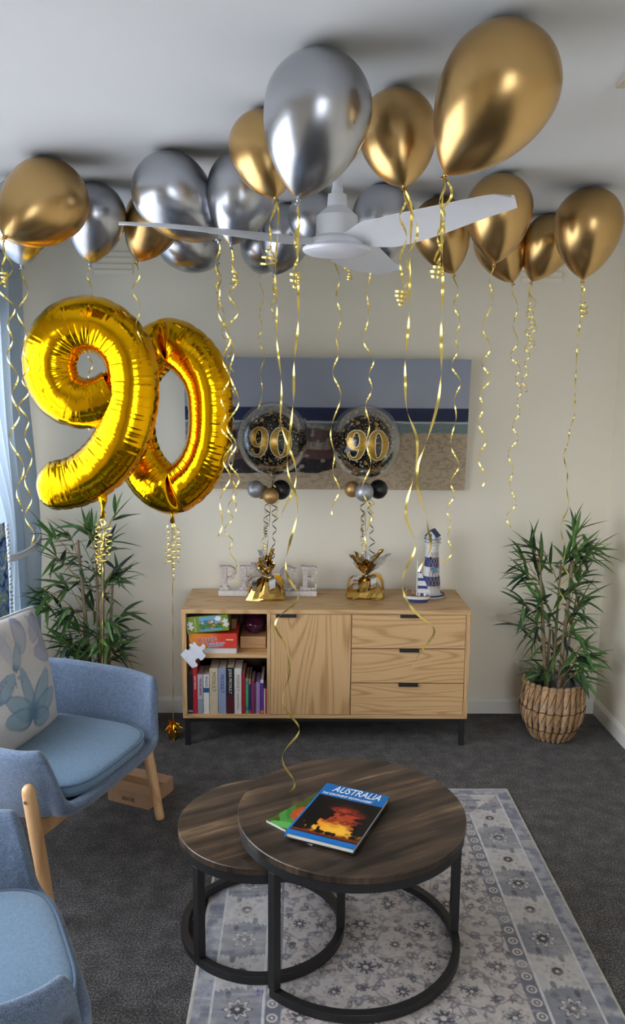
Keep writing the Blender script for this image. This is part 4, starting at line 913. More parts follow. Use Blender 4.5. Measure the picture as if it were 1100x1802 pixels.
# ------------------------------------------------------------------ ribbons
rnd = random.Random(11)
def ribbon_strand(b, pts, amp=.012, period=.11, width=.0058, phase=None, ramp=.06, step_=.006, wob=.35):
    """curling ribbon: a flat strip wound loosely round a path. amp / period may be lists along the path"""
    P, L = resample(spline(pts, 10), step_); n = len(P); ph = rnd.uniform(0, 6.28) if phase is None else phase
    ex_, ey_ = Vector((1, 0, 0)), Vector((0, 1, 0)); C_ = []; N_ = []; s = 0
    f = lambda a, t_: a if not hasattr(a, '__len__') else a[min(len(a)-2, int(t_*(len(a)-1)))]*(1-(t_*(len(a)-1) % 1 if t_ < 1 else 1))+a[min(len(a)-2, int(t_*(len(a)-1)))+1]*(t_*(len(a)-1) % 1 if t_ < 1 else 1)
    k1, k2 = rnd.uniform(0, 9), rnd.uniform(0, 9)
    for i, p in enumerate(P):
        t_ = i/(n-1); d = t_*L; a = f(amp, t_)*min(1, d/ramp if ramp else 1)*(1+wob*math.sin(d*17+k1)); C_.append(p+(ex_*math.cos(ph)+ey_*math.sin(ph))*a); N_.append(ex_*math.cos(ph)+ey_*math.sin(ph))
        ph += 2*math.pi*(L/n)/(f(period, t_)*(1+.25*math.sin(d*9+k2)))
    W_ = []
    for i in range(n):
        t_ = (C_[min(i+1, n-1)]-C_[max(i-1, 0)]).normalized(); w_ = t_.cross(N_[i])
        W_.append((w_.normalized() if w_.length > 1e-4 else Vector((0, 0, 1)))*width*.5)
    b.strip(C_, W_); return C_[-1]
def coil(b, top, length, r, turns, width=.005):
    """tight curled end of a ribbon"""
    n = int(turns*22); C_, W_, ph = [], [], rnd.uniform(0, 6.28)
    for i in range(n+1):
        t_ = i/n; a = ph+t_*turns*6.283; rr = r*(.75+.4*math.sin(t_*4+ph))
        C_.append(top+Vector((math.cos(a)*rr, math.sin(a)*rr, -length*t_))); W_.append(Vector((math.cos(a)*.15, math.sin(a)*.15, 1)).normalized()*width*.5)
    b.strip(C_, W_)

# ------------------------------------------------------------------ latex balloons against the ceiling
KN = 1.62
def balloon_profile(R, n=44):
    o = []
    for i in range(n+1):
        a = i/n
        if a < .45: t_ = a/.45*math.pi/2; o.append((R*math.sin(t_), R*math.cos(t_)))
        else:
            q = (a-.45)/.55; q = 1-(1-q)**1.35; o.append((R*max(.035, (1-q**1.95)**.74), -R*KN*q))
    return o
def balloon(colour, uc, vc, wpx, uk, vk, near, label, strands=(), coils=(), name='latex_balloon'):
    mat = {'g': m_gold, 's': m_silver}[colour]; d = ray(uc, vc); R = .125
    for _ in range(30):
        c = vC+d*((CEIL-R-.002-HC)/d.z); Z = (c-vC).dot(vF); R = .5*R+.5*(wpx/2*Z/FPX)
    # axis: the knot lies on the ray through its pixel, KN*R from the centre
    k = ray(uk, vk).normalized(); oc = vC-c; bq = oc.dot(k); cq = oc.length_squared-(KN*R)**2; disc = bq*bq-cq
    t_ = -bq+(-1 if near else 1)*math.sqrt(disc) if disc > 0 else -bq
    kp = vC+k*t_; ax = (kp-c).normalized(); kp = c+ax*KN*R
    o = MB().lathe(balloon_profile(R), (0, 0, 0), 56).build(name, mat, None, smooth=True)
    rot = Vector((0, 0, -1)).rotation_difference(ax); o.rotation_mode = 'QUATERNION'; o.rotation_quaternion = rot; o.location = c
    tag(o, label, 'balloon', 'latex balloons floating against the ceiling')
    b = MB(); Mk = Matrix.Translation(kp) @ rot.to_matrix().to_4x4(); q_ = R*.012/.125
    prof = [(.45*q_, .9*q_), (.42*q_, .2*q_), (.55*q_, 0), (.62*q_, -.2*q_), (.45*q_, -.42*q_), (.38*q_, -.5*q_), (.62*q_, -.85*q_), (.86*q_, -1.05*q_), (.80*q_, -1.15*q_), (.3*q_, -.9*q_)]
    b.lathe(prof, (0, 0, 0), 16); b.build('knot', mat, o, smooth=True, M=Mk)
    kb = kp-ax*0+ax*.006
    for st in strands:
        pts, amp, per = st[0], st[1], st[2]; ye = st[3] if len(st) > 3 else kp.y; b = MB(); n = len(pts)
        P = [kb]+[ay(u, v, kp.y+(ye-kp.y)*(i+1)/n) for i, (u, v) in enumerate(pts)]
        ribbon_strand(b, P, amp, per, width=st[4] if len(st) > 4 else .0056); b.build('ribbon', m_ribbon, o, smooth=True)
    for (u, v, ln, r_, tn) in coils:
        b = MB(); p = ay(u, v, kp.y); ribbon_strand(b, [kb, kb.lerp(p, .5)+V(0, -.006, 0), p], .008, .09); coil(b, p, ln, r_, tn); b.build('ribbon_curl', m_ribbon, o, smooth=True)
    return c, R, kp
A1 = .0125
balloon('g', 84, 352, 142, 9, 417, True, 'gold balloon with its knot pointing left, highest above the curtain', [([(8, 440), (14, 470), (6, 500), (20, 560), (16, 620), (30, 690), (22, 760), (38, 830), (30, 900)], .0125, .13)], [(8, 478, .05, .012, 4)])
balloon('s', 40, 376, 118, 38, 466, False, 'silver balloon half hidden behind the leftmost gold balloon', [([(42, 500), (38, 560), (46, 640), (42, 720), (52, 800), (48, 880), (58, 960)], .012, .13)])
balloon('s', 168, 377, 106, 158, 464, False, 'dark silver balloon hanging just right of the leftmost gold balloon', [([(157, 490), (160, 540), (156, 600), (160, 650), (152, 700), (160, 760)], .012, .12, 3.5)])
balloon('g', 270, 386, 98, 241, 460, False, 'gold balloon tucked behind the left fan blade tip', [([(242, 490), (240, 540), (246, 600), (240, 660), (248, 720), (240, 782)], .013, .115)])
balloon('s', 300, 338, 136, 385, 424, True, 'large silver balloon above the left fan blade, knot to the right', [([(386, 450), (382, 500), (392, 560), (400, 640), (392, 720), (402, 800), (392, 880), (384, 945)], .0125, .13)])
balloon('s', 326, 422, 104, 380, 463, False, 'silver balloon low behind the left fan blade under the large silver one', [([(384, 500), (392, 560), (402, 620), (410, 700), (404, 780), (412, 860), (402, 930), (420, 1025)], .014, .13)], [(382, 500, .03, .008, 4)])
balloon('s', 427, 330, 124, 407, 431, True, 'silver balloon directly left of the half-hidden gold one above the fan blade', [([(412, 470), (410, 540), (405, 620), (414, 700), (406, 780), (416, 850), (410, 900)], .0135, .125)], [(414, 478, .035, .016, 3)])
balloon('g', 463, 258, 122, 485, 347, True, 'gold balloon half hidden by the largest silver balloon', [([(490, 380), (486, 450), (486, 540), (491, 640), (494, 700), (508, 770), (516, 850), (500, 910)], [.001, .001, .002, .004, .010, .010, .012], .22)], [(473, 432, .05, .020, 3)])
balloon('s', 464, 430, 84, 459, 477, False, 'lowest silver balloon under the left fan blade near the hub', [([(461, 520), (458, 580), (462, 650), (456, 720)], .010, .16)])
balloon('s', 506, 408, 94, 484, 483, False, 'middle one of the silver balloons seen right behind the fan hub', [([(482, 520), (479, 560)], .008, .10)], [(484, 505, .03, .008, 3)])
balloon('s', 560, 190, 190, 522, 370, True, 'largest silver balloon, nearest, in front of the gold ones', [([(524, 440), (525, 520), (521, 620), (512, 740), (508, 820), (520, 880), (512, 950), (506, 1010), (520, 1062), (490, 1100), (497, 1140), (512, 1190), (505, 1240), (520, 1290), (500, 1335), (516, 1385), (498, 1409)], [.001, .001, .002, .003, .004, .007, .010, .014, .012, .012, .008, .005], .26, 2.42, .0066)], [(520, 478, .04, .012, 3)])
balloon('s', 552, 384, 92, 588, 452, False, 'silver balloon touching the left side of the fan motor housing', [([(592, 490), (598, 560), (590, 640), (596, 700), (582, 780), (594, 850), (585, 905)], .009, .17)], [(615, 478, .03, .010, 3)])
balloon('s', 674, 382, 110, 650, 484, False, 'dark silver balloon right of the fan motor behind the blade', [([(648, 530), (644, 600), (655, 650), (646, 720), (650, 790), (642, 860), (652, 910), (640, 968)], .009, .15)])
balloon('g', 699, 229, 138, 711, 327, True, 'gold balloon with knot facing us between the two largest balloons', [([(724, 370), (722, 460), (719, 560), (714, 660), (714, 720), (734, 775), (733, 840), (712, 910), (726, 965), (714, 1020), (728, 1080), (762, 1120), (735, 1172)], [.001, .001, .001, .002, .004, .006, .010, .012, .014, .016], .30, 2.1, .0066), ([(716, 360), (734, 420), (716, 470), (706, 505)], .010, .14)], [(706, 510, .04, .014, 4)])
balloon('g', 882, 150, 208, 774, 325, True, 'largest gold balloon, nearest the ceiling corner, tilted to the right', [([(777, 400), (779, 500), (776, 620), (770, 710), (752, 780), (738, 820), (734, 870), (746, 925), (762, 965), (740, 1005)], [.001, .001, .001, .002, .003, .006, .010, .012], .30, 1.95, .0066), ([(796, 348), (780, 390), (772, 430), (770, 460)], .010, .13)], [(770, 464, .03, .014, 3)])
balloon('g', 775, 400, 102, 801, 493, False, 'gold balloon behind the right fan blade', [([(803, 530), (806, 580), (800, 640), (806, 700), (796, 760), (802, 830), (790, 900), (792, 960), (785, 996)], .011, .14)])
balloon('g', 879, 366, 116, 868, 482, True, 'gold balloon behind the right blade tip, front one of a pair', [([(862, 530), (854, 590), (858, 650), (846, 720), (850, 790), (846, 856)], .013, .13)])
balloon('g', 879, 427, 90, 905, 507, False, 'gold balloon peeking out below and behind the right blade tip', [([(908, 560), (905, 620), (914, 690), (906, 760), (898, 830), (904, 880), (892, 930)], .013, .12)])
balloon('g', 966, 424, 90, 936, 495, False, 'gold balloon half hidden by the rightmost gold balloon', [([(936, 540), (930, 600), (926, 650), (920, 690)], .016, .085), ([(932, 530), (938, 580), (930, 620)], .014, .07)])
balloon('g', 1036, 392, 118, 1025, 496, True, 'rightmost gold balloon hanging in front of the right wall corner', [([(1021, 560), (1014, 640), (1010, 730), (994, 800), (1000, 860), (990, 940), (996, 1000), (984, 1070)], [.001, .001, .003, .006, .010, .013], .16, 3.45)], [(1028, 530, .06, .014, 3)])

# ------------------------------------------------------------------ foil number balloons
def foil_tube(name, path, half, Y, parent, closed=False, depth=.82, pinches=(), cap=(True, True), yaw=0, seed=1, cen=None):
    """inflated foil letter: a pillow-section tube with welded seams, pleats and scalloped rims. path (u,v) pixels at distance Y"""
    r_ = random.Random(seed); pts = [ay(u, v, Y) for u, v in path]
    hp = [h*(Y*1.02)/FPX for h in half]
    if closed:
        pts = pts+[pts[0], pts[1], pts[2]]; hp = hp+hp[:3]
    ctl = [Vector((p.x, h, p.z)) for p, h in zip(pts, hp)]       # y carries the half width
    S_ = spline(ctl, 40)
    if closed: S_ = S_[40:-40]
    S_, L = resample(S_, .0028); 
    if closed: S_ = S_[:-1]
    N = len(S_); K = 44; P = np.zeros((N, K, 3)); NZ = [r_.uniform(0, 6.28) for _ in range(8)]
    for i in range(N):
        a_, b_ = (S_[(i+1) % N], S_[i-1]) if closed else (S_[min(i+1, N-1)], S_[max(i-1, 0)])
        tx, tz = a_.x-b_.x, a_.z-b_.z; l_ = math.hypot(tx, tz) or 1; tx, tz = tx/l_, tz/l_; nx, nz = tz, -tx
        c_ = S_[i]; hw = c_.y; d = i/N*L; endf = 1; pf = 1
        if not closed:
            for flag, dd in ((cap[0], d), (cap[1], L-d)):
                if flag and dd < hw*.9: endf = min(endf, max(.05, 1-(1-dd/(hw*.9))**2.6)**.5)
        for (pos, wdt, dep) in pinches:
            dd = abs((i/N-pos+.5) % 1-.5)*L; pf *= 1-dep*math.exp(-(dd/wdt)**2)
        rip = .55*math.sin(d*300+NZ[0])+.45*math.sin(d*431+2*math.sin(d*23)+NZ[1]); big = math.sin(d*88+NZ[2]+1.5*math.sin(d*31)); sc = abs(math.sin(d*70+NZ[3]))**.5
        for k in range(K):
            th_ = 2*math.pi*k/K; co, si = math.cos(th_), math.sin(th_)
            rim = max(0, abs(co)-.80)/.20               # near a seam
            lat = math.copysign(abs(co)**.92, co)*hw*endf*(1+.018*(sc-.6)*rim); dpt = math.copysign(abs(si)**.86, si)*hw*depth*endf*pf
            pl_ = (.0010*rip*sm(.0, .6, abs(co))+.0024*big*sm(.30, .95, abs(co)))*(1.0 if co < 0 else .75)+.0012*math.sin(d*37+NZ[4])*math.sin(2*th_+NZ[5])
            if abs(co) > .985: lat += math.copysign(.005*endf+.002*sc, co); dpt *= .25; pl_ *= .3
            dpt += math.copysign(pl_, si) if abs(si) > .05 else 0
            P[i, k] = (c_.x+nx*lat, Y-dpt, c_.z+nz*lat)
    if yaw:
        ca, sa = math.cos(yaw), math.sin(yaw); X = P[..., 0]-cen.x; D = P[..., 1]-Y; P[..., 0] = cen.x+X*ca-D*sa; P[..., 1] = Y+X*sa+D*ca
    fs = grid_faces(N, K, wrap_u=closed, wrap_v=True); fs = np.array(fs)
    o = mkobj(name, arr_mesh(name, P.reshape(-1, 3), fs, True, m_foil), parent)
    if not closed:
        b = MB()
        for i in (0, N-1): b.add([tuple(p) for p in P[i]], [tuple(range(K))])
        b.build('end_seam', m_foil, parent)
    return o
Y9, Y0_ = 3.20, 3.50
kp9 = ay(182, 893, Y9); nine = thing('number_balloon', kp9, 'big gold foil balloon shaped as the number nine, in front of the zero', 'number balloon', 'foil number balloons')
foil_tube('foil_body', [(66, 858), (98, 855), (140, 845), (180, 818), (212, 775), (229, 720), (233, 665), (222, 615), (190, 581), (152, 570), (112, 583), (90, 618), (88, 655), (104, 690), (134, 708), (168, 708), (202, 690)],
          [36, 40, 42, 44, 45, 44, 42, 42, 43, 44, 44, 44, 43, 42, 41, 39, 36], Y9, nine, seed=3, cap=(True, False))
b = MB(); pts = [ay(178, 868, Y9-.01), ay(182, 884, Y9-.01), ay(181, 896, Y9-.01), ay(180, 912, Y9-.01)]
b.tube(pts, [.026, .014, .006, .010], 14); b.build('filling_neck', m_foil, nine, smooth=True)
kp0 = ay(303, 907, Y0_); zero = thing('number_balloon', kp0, 'big gold foil balloon shaped as the number zero, behind the nine', 'number balloon', 'foil number balloons')
path0 = [(298, 604), (340, 628), (366, 672), (372, 730), (366, 788), (342, 836), (301, 862), (262, 838), (238, 790), (231, 730), (236, 672), (258, 628)]
foil_tube('foil_body', path0, [39, 40, 38, 36, 36, 38, 40, 40, 37, 36, 37, 40], Y0_, zero, closed=True, seed=8, pinches=((.917, .011, .70), (.417, .011, .70), (.93, .03, .15), (.43, .03, .15)), yaw=math.radians(-8), cen=ay(301, 730, Y0_))
b = MB(); b.tube([ay(302, 880, Y0_-.01), ay(303, 898, Y0_-.01), ay(303, 907, Y0_-.01), ay(304, 920, Y0_-.01)], [.022, .012, .006, .011], 14); b.build('filling_neck', m_foil, zero, smooth=True)
W9, W0 = V(-.865, 3.345, 0), V(-.618, 3.80, 0)
def tail(parent, kp, foot, spots, mat2):
    b = MB(); ribbon_strand(b, [kp, kp.lerp(foot+V(0, 0, .06), .5), foot+V(0, 0, .06)], .0008, .3, .0045, ramp=.3); b.build('ribbon', m_ribbon, parent, smooth=True)
    for (u, v, ln, tn) in spots:
        b = MB(); p = ay(u, v, kp.y-.01); ribbon_strand(b, [kp, kp.lerp(p, .5)+V(.004, -.01, 0), p], .012, .085); coil(b, p, ln, .014, tn); b.build('ribbon_curl', mat2, parent, smooth=True)
tail(nine, kp9, W9, [(172, 925, .15, 5), (190, 930, .13, 5), (180, 950, .10, 4), (174, 980, .07, 4)], m_ribbon)
tail(zero, kp0, W0, [(295, 930, .16, 6), (312, 935, .14, 5), (304, 960, .16, 6)], m_ribbon)
# foil tinsel weights on the floor
def tinsel_weight(pos, R, label, h):
    root = thing('balloon_weight', pos, label, 'balloon weight', 'tinsel balloon weights'); r_ = random.Random(int(pos.x*1000)); vs = []; fs = []
    MB().lathe([(0, .0), (.022, .0), (.026, .012), (.022, h*.55), (.010, h*.7), (0, h*.72)], pos, 12).build('weight_core', m_foil2, root)
    b = MB()
    for k in range(120):
        a = r_.uniform(0, 6.28); e = r_.uniform(-.2, 1.5); d = Vector((math.cos(a)*math.cos(e), math.sin(a)*math.cos(e), math.sin(e))); p = pos+Vector((0, 0, r_.uniform(.02, h)))
        L_ = r_.uniform(.4, 1)*R; sd = d.orthogonal().normalized(); tw = Matrix.Rotation(r_.uniform(0, 3), 3, d); sd = tw @ sd; pts = []; ws = []
        for q in range(4):
            t_ = q/3; P_ = p+d*L_*t_+Vector((0, 0, -.03*t_*t_)); P_.z = max(.003, P_.z); pts.append(P_); ws.append(sd*.005*(1-.5*t_))
        b.strip(pts, ws)
    o = b.build('tinsel', m_foil, root); o['kind'] = 'stuff'
tinsel_weight(W9, .05, 'gold tinsel balloon weight on the carpet behind the small carton', .05)
tinsel_weight(W0, .055, 'gold tinsel balloon weight beside the sideboard leg', .085)

# ------------------------------------------------------------------ clear bubble balloons with a printed black ball inside
t = NT('clear_bubble'); tr = t.n('BsdfTransparent'); gl = t.n('BsdfGlossy', Roughness=.03); lw_ = t.n('LayerWeight', Blend=.28); mx = t.n('MixShader'); tr.inputs[0].default_value = (.95, .95, .95, 1)
t.l(t.math('ADD', t.math('MULTIPLY', lw_.outputs['Fresnel'], .32), .015), mx.inputs[0]); t.l(tr.outputs[0], mx.inputs[1]); t.l(gl.outputs[0], mx.inputs[2]); t.l(mx.outputs[0], t.out.inputs[0]); m_bub = t.m
t = NT('black_foil_print'); v_ = t.coord(); cols = None
def dots(scale, rad, seed):
    vv = t.n('Mapping'); vv.inputs['Location'].default_value = (seed, seed*2, seed*3); t.l(v_, vv.inputs[0]); vo = t.n('TexVoronoi'); vo.inputs['Scale'].default_value = scale; t.l(vv.outputs[0], vo.inputs['Vector'])
    sp = t.n('SeparateColor'); t.l(vo.outputs['Color'], sp.inputs[0]); rr = t.math('MULTIPLY', t.math('ADD', sp.outputs[0], .35), rad)
    return t.math('LESS_THAN', vo.outputs['Distance'], rr), sp.outputs[1]
d1, h1 = dots(48, .36, 0); d2, h2 = dots(100, .27, 3.3)
g1 = t.ramp(h1, [(.0, lin(176, 142, 70)), (.4, lin(214, 178, 96)), (.62, lin(196, 196, 196)), (.9, lin(226, 170, 100))])
sp = t.n('SeparateXYZ'); t.l(v_, sp.inputs[0]); band = t.math('GREATER_THAN', t.math('ABSOLUTE', sp.outputs[2]), .046)
c_ = t.mix(t.math('MULTIPLY', d2, .9), lin(14, 13, 14), g1); c_ = t.mix(t.math('MULTIPLY', d1, band), c_, g1); t.base(c_); t.p(Roughness=.16, Specular_IOR_Level=.6); t.l(t.math('MULTIPLY', t.math('MULTIPLY', d1, band), .6), t.b.inputs['Metallic']); m_dots = t.m
t = NT('gold_glitter_print'); v_ = t.coord(); vo = t.n('TexVoronoi'); vo.inputs['Scale'].default_value = 420; t.l(v_, vo.inputs['Vector']); sp = t.n('SeparateColor'); t.l(vo.outputs['Color'], sp.inputs[0])
t.base(t.ramp(sp.outputs[0], [(.1, lin(150, 96, 26)), (.5, lin(196, 142, 48)), (.9, lin(196, 176, 70))])); t.p(Roughness=.3, Metallic=.55); m_glit = t.m
m_pale = plain('pale_gold_print', lin(232, 220, 178), .4)
m_mini_g, m_mini_s = plain('satin_gold_latex', lin(190, 152, 96), .42, .7), plain('satin_silver_latex', lin(176, 178, 184), .42, .7)
def brush(path, widths, n=14):
    """calligraphic stroke: polygon strip of varying width, (x, z) pairs"""
    C_ = spline([Vector((x, w_, z)) for (x, z), w_ in zip(path, widths)], n); L_, R_ = [], []
    for i, p in enumerate(C_):
        q = C_[min(i+1, len(C_)-1)]-C_[max(i-1, 0)]; l_ = math.hypot(q.x, q.z) or 1; nx, nz = -q.z/l_, q.x/l_; L_.append((p.x+nx*p.y, p.z+nz*p.y)); R_.append((p.x-nx*p.y, p.z-nz*p.y))
    return L_, R_
def ell(cx, cz, rx, rz, n=14): return [(cx+rx*math.sin(2*math.pi*k/n), cz+rz*math.cos(2*math.pi*k/n)) for k in range(n+1)]
def digit_strokes(grow):
    g = grow; o = []
    wd = [(.026+.078*abs(math.sin(2*math.pi*k/14))**1.3)+g for k in range(15)]
    o.append(brush(ell(.36, 0, .235, .44), wd))                    # 0
    o.append(brush(ell(-.36, .17, .215, .27), [(.026+.064*abs(math.sin(2*math.pi*k/14))**1.3)+g for k in range(15)]))   # bowl of the 9
    o.append(brush([(-.145, .20), (-.15, .02), (-.20, -.20), (-.33, -.40), (-.50, -.43), (-.60, -.36), (-.60, -.28), (-.55, -.27)], [.075+g, .085+g, .075+g, .045+g, .030+g, .036+g, .042+g, .03+g]))
    return o
def bubble(u, v, rpx, Y, label, minis, foot, twist):
    c = ay(u, v, Y); R = rpx*(c-vC).dot(vF)/FPX; root = thing('bubble_balloon', c, label, 'balloon', 'clear bubble balloons marked 90')
    # inner printed ball
    ri = R*.94; ci = c+V(.0, 0, -R*.045); sq = .96
    me = bpy.data.meshes.new('printed_ball'); bm = bmesh.new(); bmesh.ops.create_uvsphere(bm, u_segments=64, v_segments=40, radius=ri); bm.to_mesh(me); bm.free(); me.materials.append(m_dots); me.polygons.foreach_set('use_smooth', [True]*len(me.polygons))
    o = bpy.data.objects.new('printed_ball', me); COL.objects.link(o); o.location = ci; adopt_fix(o, root)
    def on_ball(x, z, d): th_ = x/ri+twist; ph = z/ri; return ci+Vector((math.sin(th_)*math.cos(ph), -math.cos(th_)*math.cos(ph), math.sin(ph)))*(ri+d)
    hgt = R*.98
    for grow, mat, d, nm in ((.030, m_pale, .0008, 'number_outline'), (0, m_glit, .0016, 'number_ninety')):
        b = MB()
        for L_, R_ in digit_strokes(grow):
            n = len(L_); vs = []
            for q in range(n):
                for s_ in (0, .5, 1): x, z = L_[q][0]*(1-s_)+R_[q][0]*s_, L_[q][1]*(1-s_)+R_[q][1]*s_; vs.append(on_ball(x*hgt*.86, z*hgt*.86, d))
            b.add(vs, [(q*3+s_, q*3+s_+1, (q+1)*3+s_+1, (q+1)*3+s_) for q in range(n-1) for s_ in (0, 1)])
        b.build(nm, mat, root, smooth=True)
    # clear skin
    prof = [(R*math.sin(a), R*math.cos(a)) for a in np.linspace(0, math.pi*.90, 40)]+[(R*.12, -R*1.03), (R*.05, -R*1.10)]
    MB().lathe(prof, c, 64).build('clear_skin', m_bub, root, smooth=True)
    for (mu, mv, mr, mm, dy) in minis:
        p = ay(mu, mv, Y+dy); rr = mr*(p-vC).dot(vF)/FPX
        MB().lathe([(rr*math.sin(a), rr*1.04*math.cos(a)) for a in np.linspace(0, math.pi, 22)], p, 32).build('mini_balloon', mm, root, smooth=True)
    kn = c+V(0, 0, -R*1.14)
    b = MB(); ribbon_strand(b, [kn, kn.lerp(foot, .5), foot], .0006, .4, .003); b.build('ribbon', m_ribbon_s, root)
    for k in range(4):
        b = MB(); e = kn.lerp(foot, .35+.2*k)+V(.03*math.cos(k*2.1), -.02, 0); mm = (m_ribbon, m_ribbon_k)[k % 2]
        ribbon_strand(b, [kn, kn.lerp(e, .5)+V(.012*math.cos(k*2), -.012, 0), e], .012, .06, .0045); coil(b, e, .04, .009, 3, .004); b.build('ribbon_curl', mm, root, smooth=True)
def adopt_fix(o, root):
    o.parent = root; o.matrix_parent_inverse = wm(root).inverted()
G1, G2 = az(468, 1052, SZ1), az(643, 1050, SZ1)
mini = lambda mm, *a: (*a, mm)
bubble(480, 772, 64.5, 3.80, 'left clear bubble balloon with black ball marked 90, above the PEACE letters', [(450, 861, 15, m_mini_s, -.03), (494, 862, 17, m_blackl, .03), (477, 873, 14, m_mini_g, -.07), (462, 866, 12, m_mini_g, .05)], V(G1.x, G1.y, SZ1+.17), -.05)
bubble(643, 777, 64.5, 3.80, 'right clear bubble balloon with black ball marked 90, beside the lighthouse', [(620, 861, 14, m_mini_g, -.0), (641, 866, 16.5, m_mini_s, -.07), (666, 861, 16.5, m_blackl, .01)], V(G2.x, G2.y, SZ1+.17), -.02)

# ------------------------------------------------------------------ foil-wrapped weights on the sideboard
t = NT('silver_tulle'); tr = t.n('BsdfTransparent'); mx = t.n('MixShader'); mx.inputs[0].default_value = .5; t.base(t.ramp(t.noise(t.coord(), 80), [(.3, lin(168, 168, 174)), (.7, lin(200, 200, 206))])); t.p(Roughness=.3, Metallic=.3); t.l(tr.outputs[0], mx.inputs[1]); t.l(t.b.outputs[0], mx.inputs[2]); t.l(mx.outputs[0], t.out.inputs[0]); m_tulle = t.m
def foil_gift(c, label, petals, seed, w_=.165):
    root = thing('wrapped_weight', c, label, 'balloon weight', 'foil wrapped weights on the sideboard'); r_ = random.Random(seed)
    # body: a squarish bundle drawn up to a neck, sharply creased
    N = 22; prof = [(1.0, .0), (1.0, .012), (.88, .035), (.68, .062), (.42, .088), (.17, .106), (.10, .114)]; vs = []
    cre = [r_.uniform(-1, 1) for _ in range(N)]
    for j, (q, z) in enumerate(prof):
        for k in range(N):
            a = 2*math.pi*k/N+.35; sqr = 1/max(abs(math.cos(a-.35+.4)), abs(math.sin(a-.35+.4)))**.75; rr = w_*.70*q*(sqr*.85 if j < 4 else 1)*(1+.085*cre[k]*min(1, j*.5)+.05*cre[(k*7+j) % N]); vs.append((c.x+rr*math.cos(a), c.y+rr*.72*math.sin(a), c.z+.0005+z*1.0+.003*cre[(k*3+j) % N]*(0 < j < 6)))
    fs = grid_faces(len(prof), N, wrap_v=True)+[tuple(range(N-1, -1, -1))]
    MB().add(vs, fs).build('foil_bundle', m_foil2, root)
    neck = c+V(0, 0, .112)
    MB().tube([neck+V(.013*math.cos(a), .010*math.sin(a), 0) for a in np.linspace(0, 6.283, 20)[:-1]], .006, 8, closed=True).build('neck_tie', m_ribbon_s, root, smooth=True)
    for (ang, ln, wd, lean_, mat) in petals:       # pointed corners of the wrapping standing up above the tie
        nu, nv = 12, 9; P = np.zeros((nu, nv, 3)); d = V(math.cos(ang), math.sin(ang), 0); sd = V(-d.y, d.x, 0)
        for i in range(nu):
            s_ = i/(nu-1)
            for j in range(nv):
                t_ = j/(nv-1)*2-1; half = wd*(.14+.95*sm(0, .55, s_))*(1-.95*sm(.55, 1, s_)); p = neck+d*(.006+lean_*ln*s_**1.1)+sd*(t_*half)+V(0, 0, ln*s_*math.sqrt(max(0, 1-.6*lean_**2)))-d*(.35*half*abs(t_)**1.5)+d*.012*math.sin(t_*5+s_*6+seed)*s_
                p += V(0, 0, .004*math.sin(t_*9+i)); P[i, j] = p
        mkobj('foil_petal' if mat is m_foil2 else 'tulle_petal', arr_mesh('foil_petal', P.reshape(-1, 3), grid_faces(nu, nv), False, mat), root)
    for ang, drop, mat in ((2.9, .085, m_ribbon_s), (3.5, .105, m_foil), (-.5, .09, m_foil), (.1, .075, m_ribbon_s), (-2.2, .06, m_ribbon_s), (-1.2, .05, m_ribbon_s)):     # wide ribbon loops and tails falling from the tie
        d = V(math.cos(ang), math.sin(ang)*.75, 0); b = MB(); pts, ws = [], []
        for i in range(16):
            s_ = i/15; p = neck+d*(.016+.078*math.sin(min(1, s_*1.25)*math.pi/2))+V(0, 0, .016*math.sin(s_*math.pi)-drop*s_**2); p.z = max(p.z, c.z+.006); pts.append(p); ws.append(V(-d.y, d.x, .2).normalized()*.017)
        b.strip(pts, ws); b.build('bow_loop', mat, root, smooth=True)
    return root
foil_gift(G1, 'gold foil wrapped weight with silver bow in front of the PEACE letters', [(1.5, .110, .045, .15, m_foil2), (3.3, .135, .036, .18, m_tulle), (.2, .140, .032, .2, m_foil2), (-1.6, .085, .040, .2, m_foil2), (2.6, .085, .04, .9, m_tulle), (3.8, .10, .04, .3, m_foil2)], 4)
foil_gift(G2, 'gold foil wrapped weight with wide flared top left of the lighthouse', [(3.3, .120, .070, .60, m_foil2), (-.3, .150, .055, .5, m_foil2), (-1.5, .09, .05, .25, m_foil2), (.25, .140, .060, .85, m_tulle), (1.6, .12, .06, .3, m_tulle), (2.4, .12, .055, .5, m_foil2)], 9)

# ------------------------------------------------------------------ bamboo plants in woven baskets
def leaf_mesh(i, L, wd, bend, fold):
    n = 6; vs = []; 
    for k in range(n+1):
        s_ = k/n; half = wd*.5*(math.sin(math.pi*min(1, s_*.97+.03)**.72))**.9 if k < n else .0002; x = L*s_*math.cos(bend*s_*.6); z = -L*bend*.5*s_*s_
        vs += [(x, -half, z+fold*half), (x, 0, z), (x, half, z+fold*half)]
    fs = []
    for k in range(n):
        a = k*3; fs += [(a, a+3, a+4, a+1), (a+1, a+4, a+5, a+2)]
    me = bpy.data.meshes.new('leaf'); me.from_pydata(vs, [], fs); me.polygons.foreach_set('use_smooth', [True]*len(me.polygons)); me.materials.append(m_leafs[i % 4]); me.update(); return me
LEAVES = [leaf_mesh(i, L, wd, bd, .35) for i, (L, wd, bd) in enumerate(((.160, .0210, .25), (.140, .0200, .7), (.172, .0200, .15), (.150, .0195, .45), (.128, .0200, .9), (.165, .0215, .5), (.145, .0200, .1), (.122, .0190, .35)))]
m_wick = [plain('water_hyacinth_weave', c_, .8, 0, .22, 60, .4) for c_ in (lin(172, 136, 96), lin(156, 120, 84), lin(186, 150, 110))]
m_cord = plain('dark_weave_cord', lin(52, 34, 26), .8); m_liner = plain('grey_plastic_liner', lin(176, 174, 178), .2, 0, .15, 12, Coat_Weight=.3)
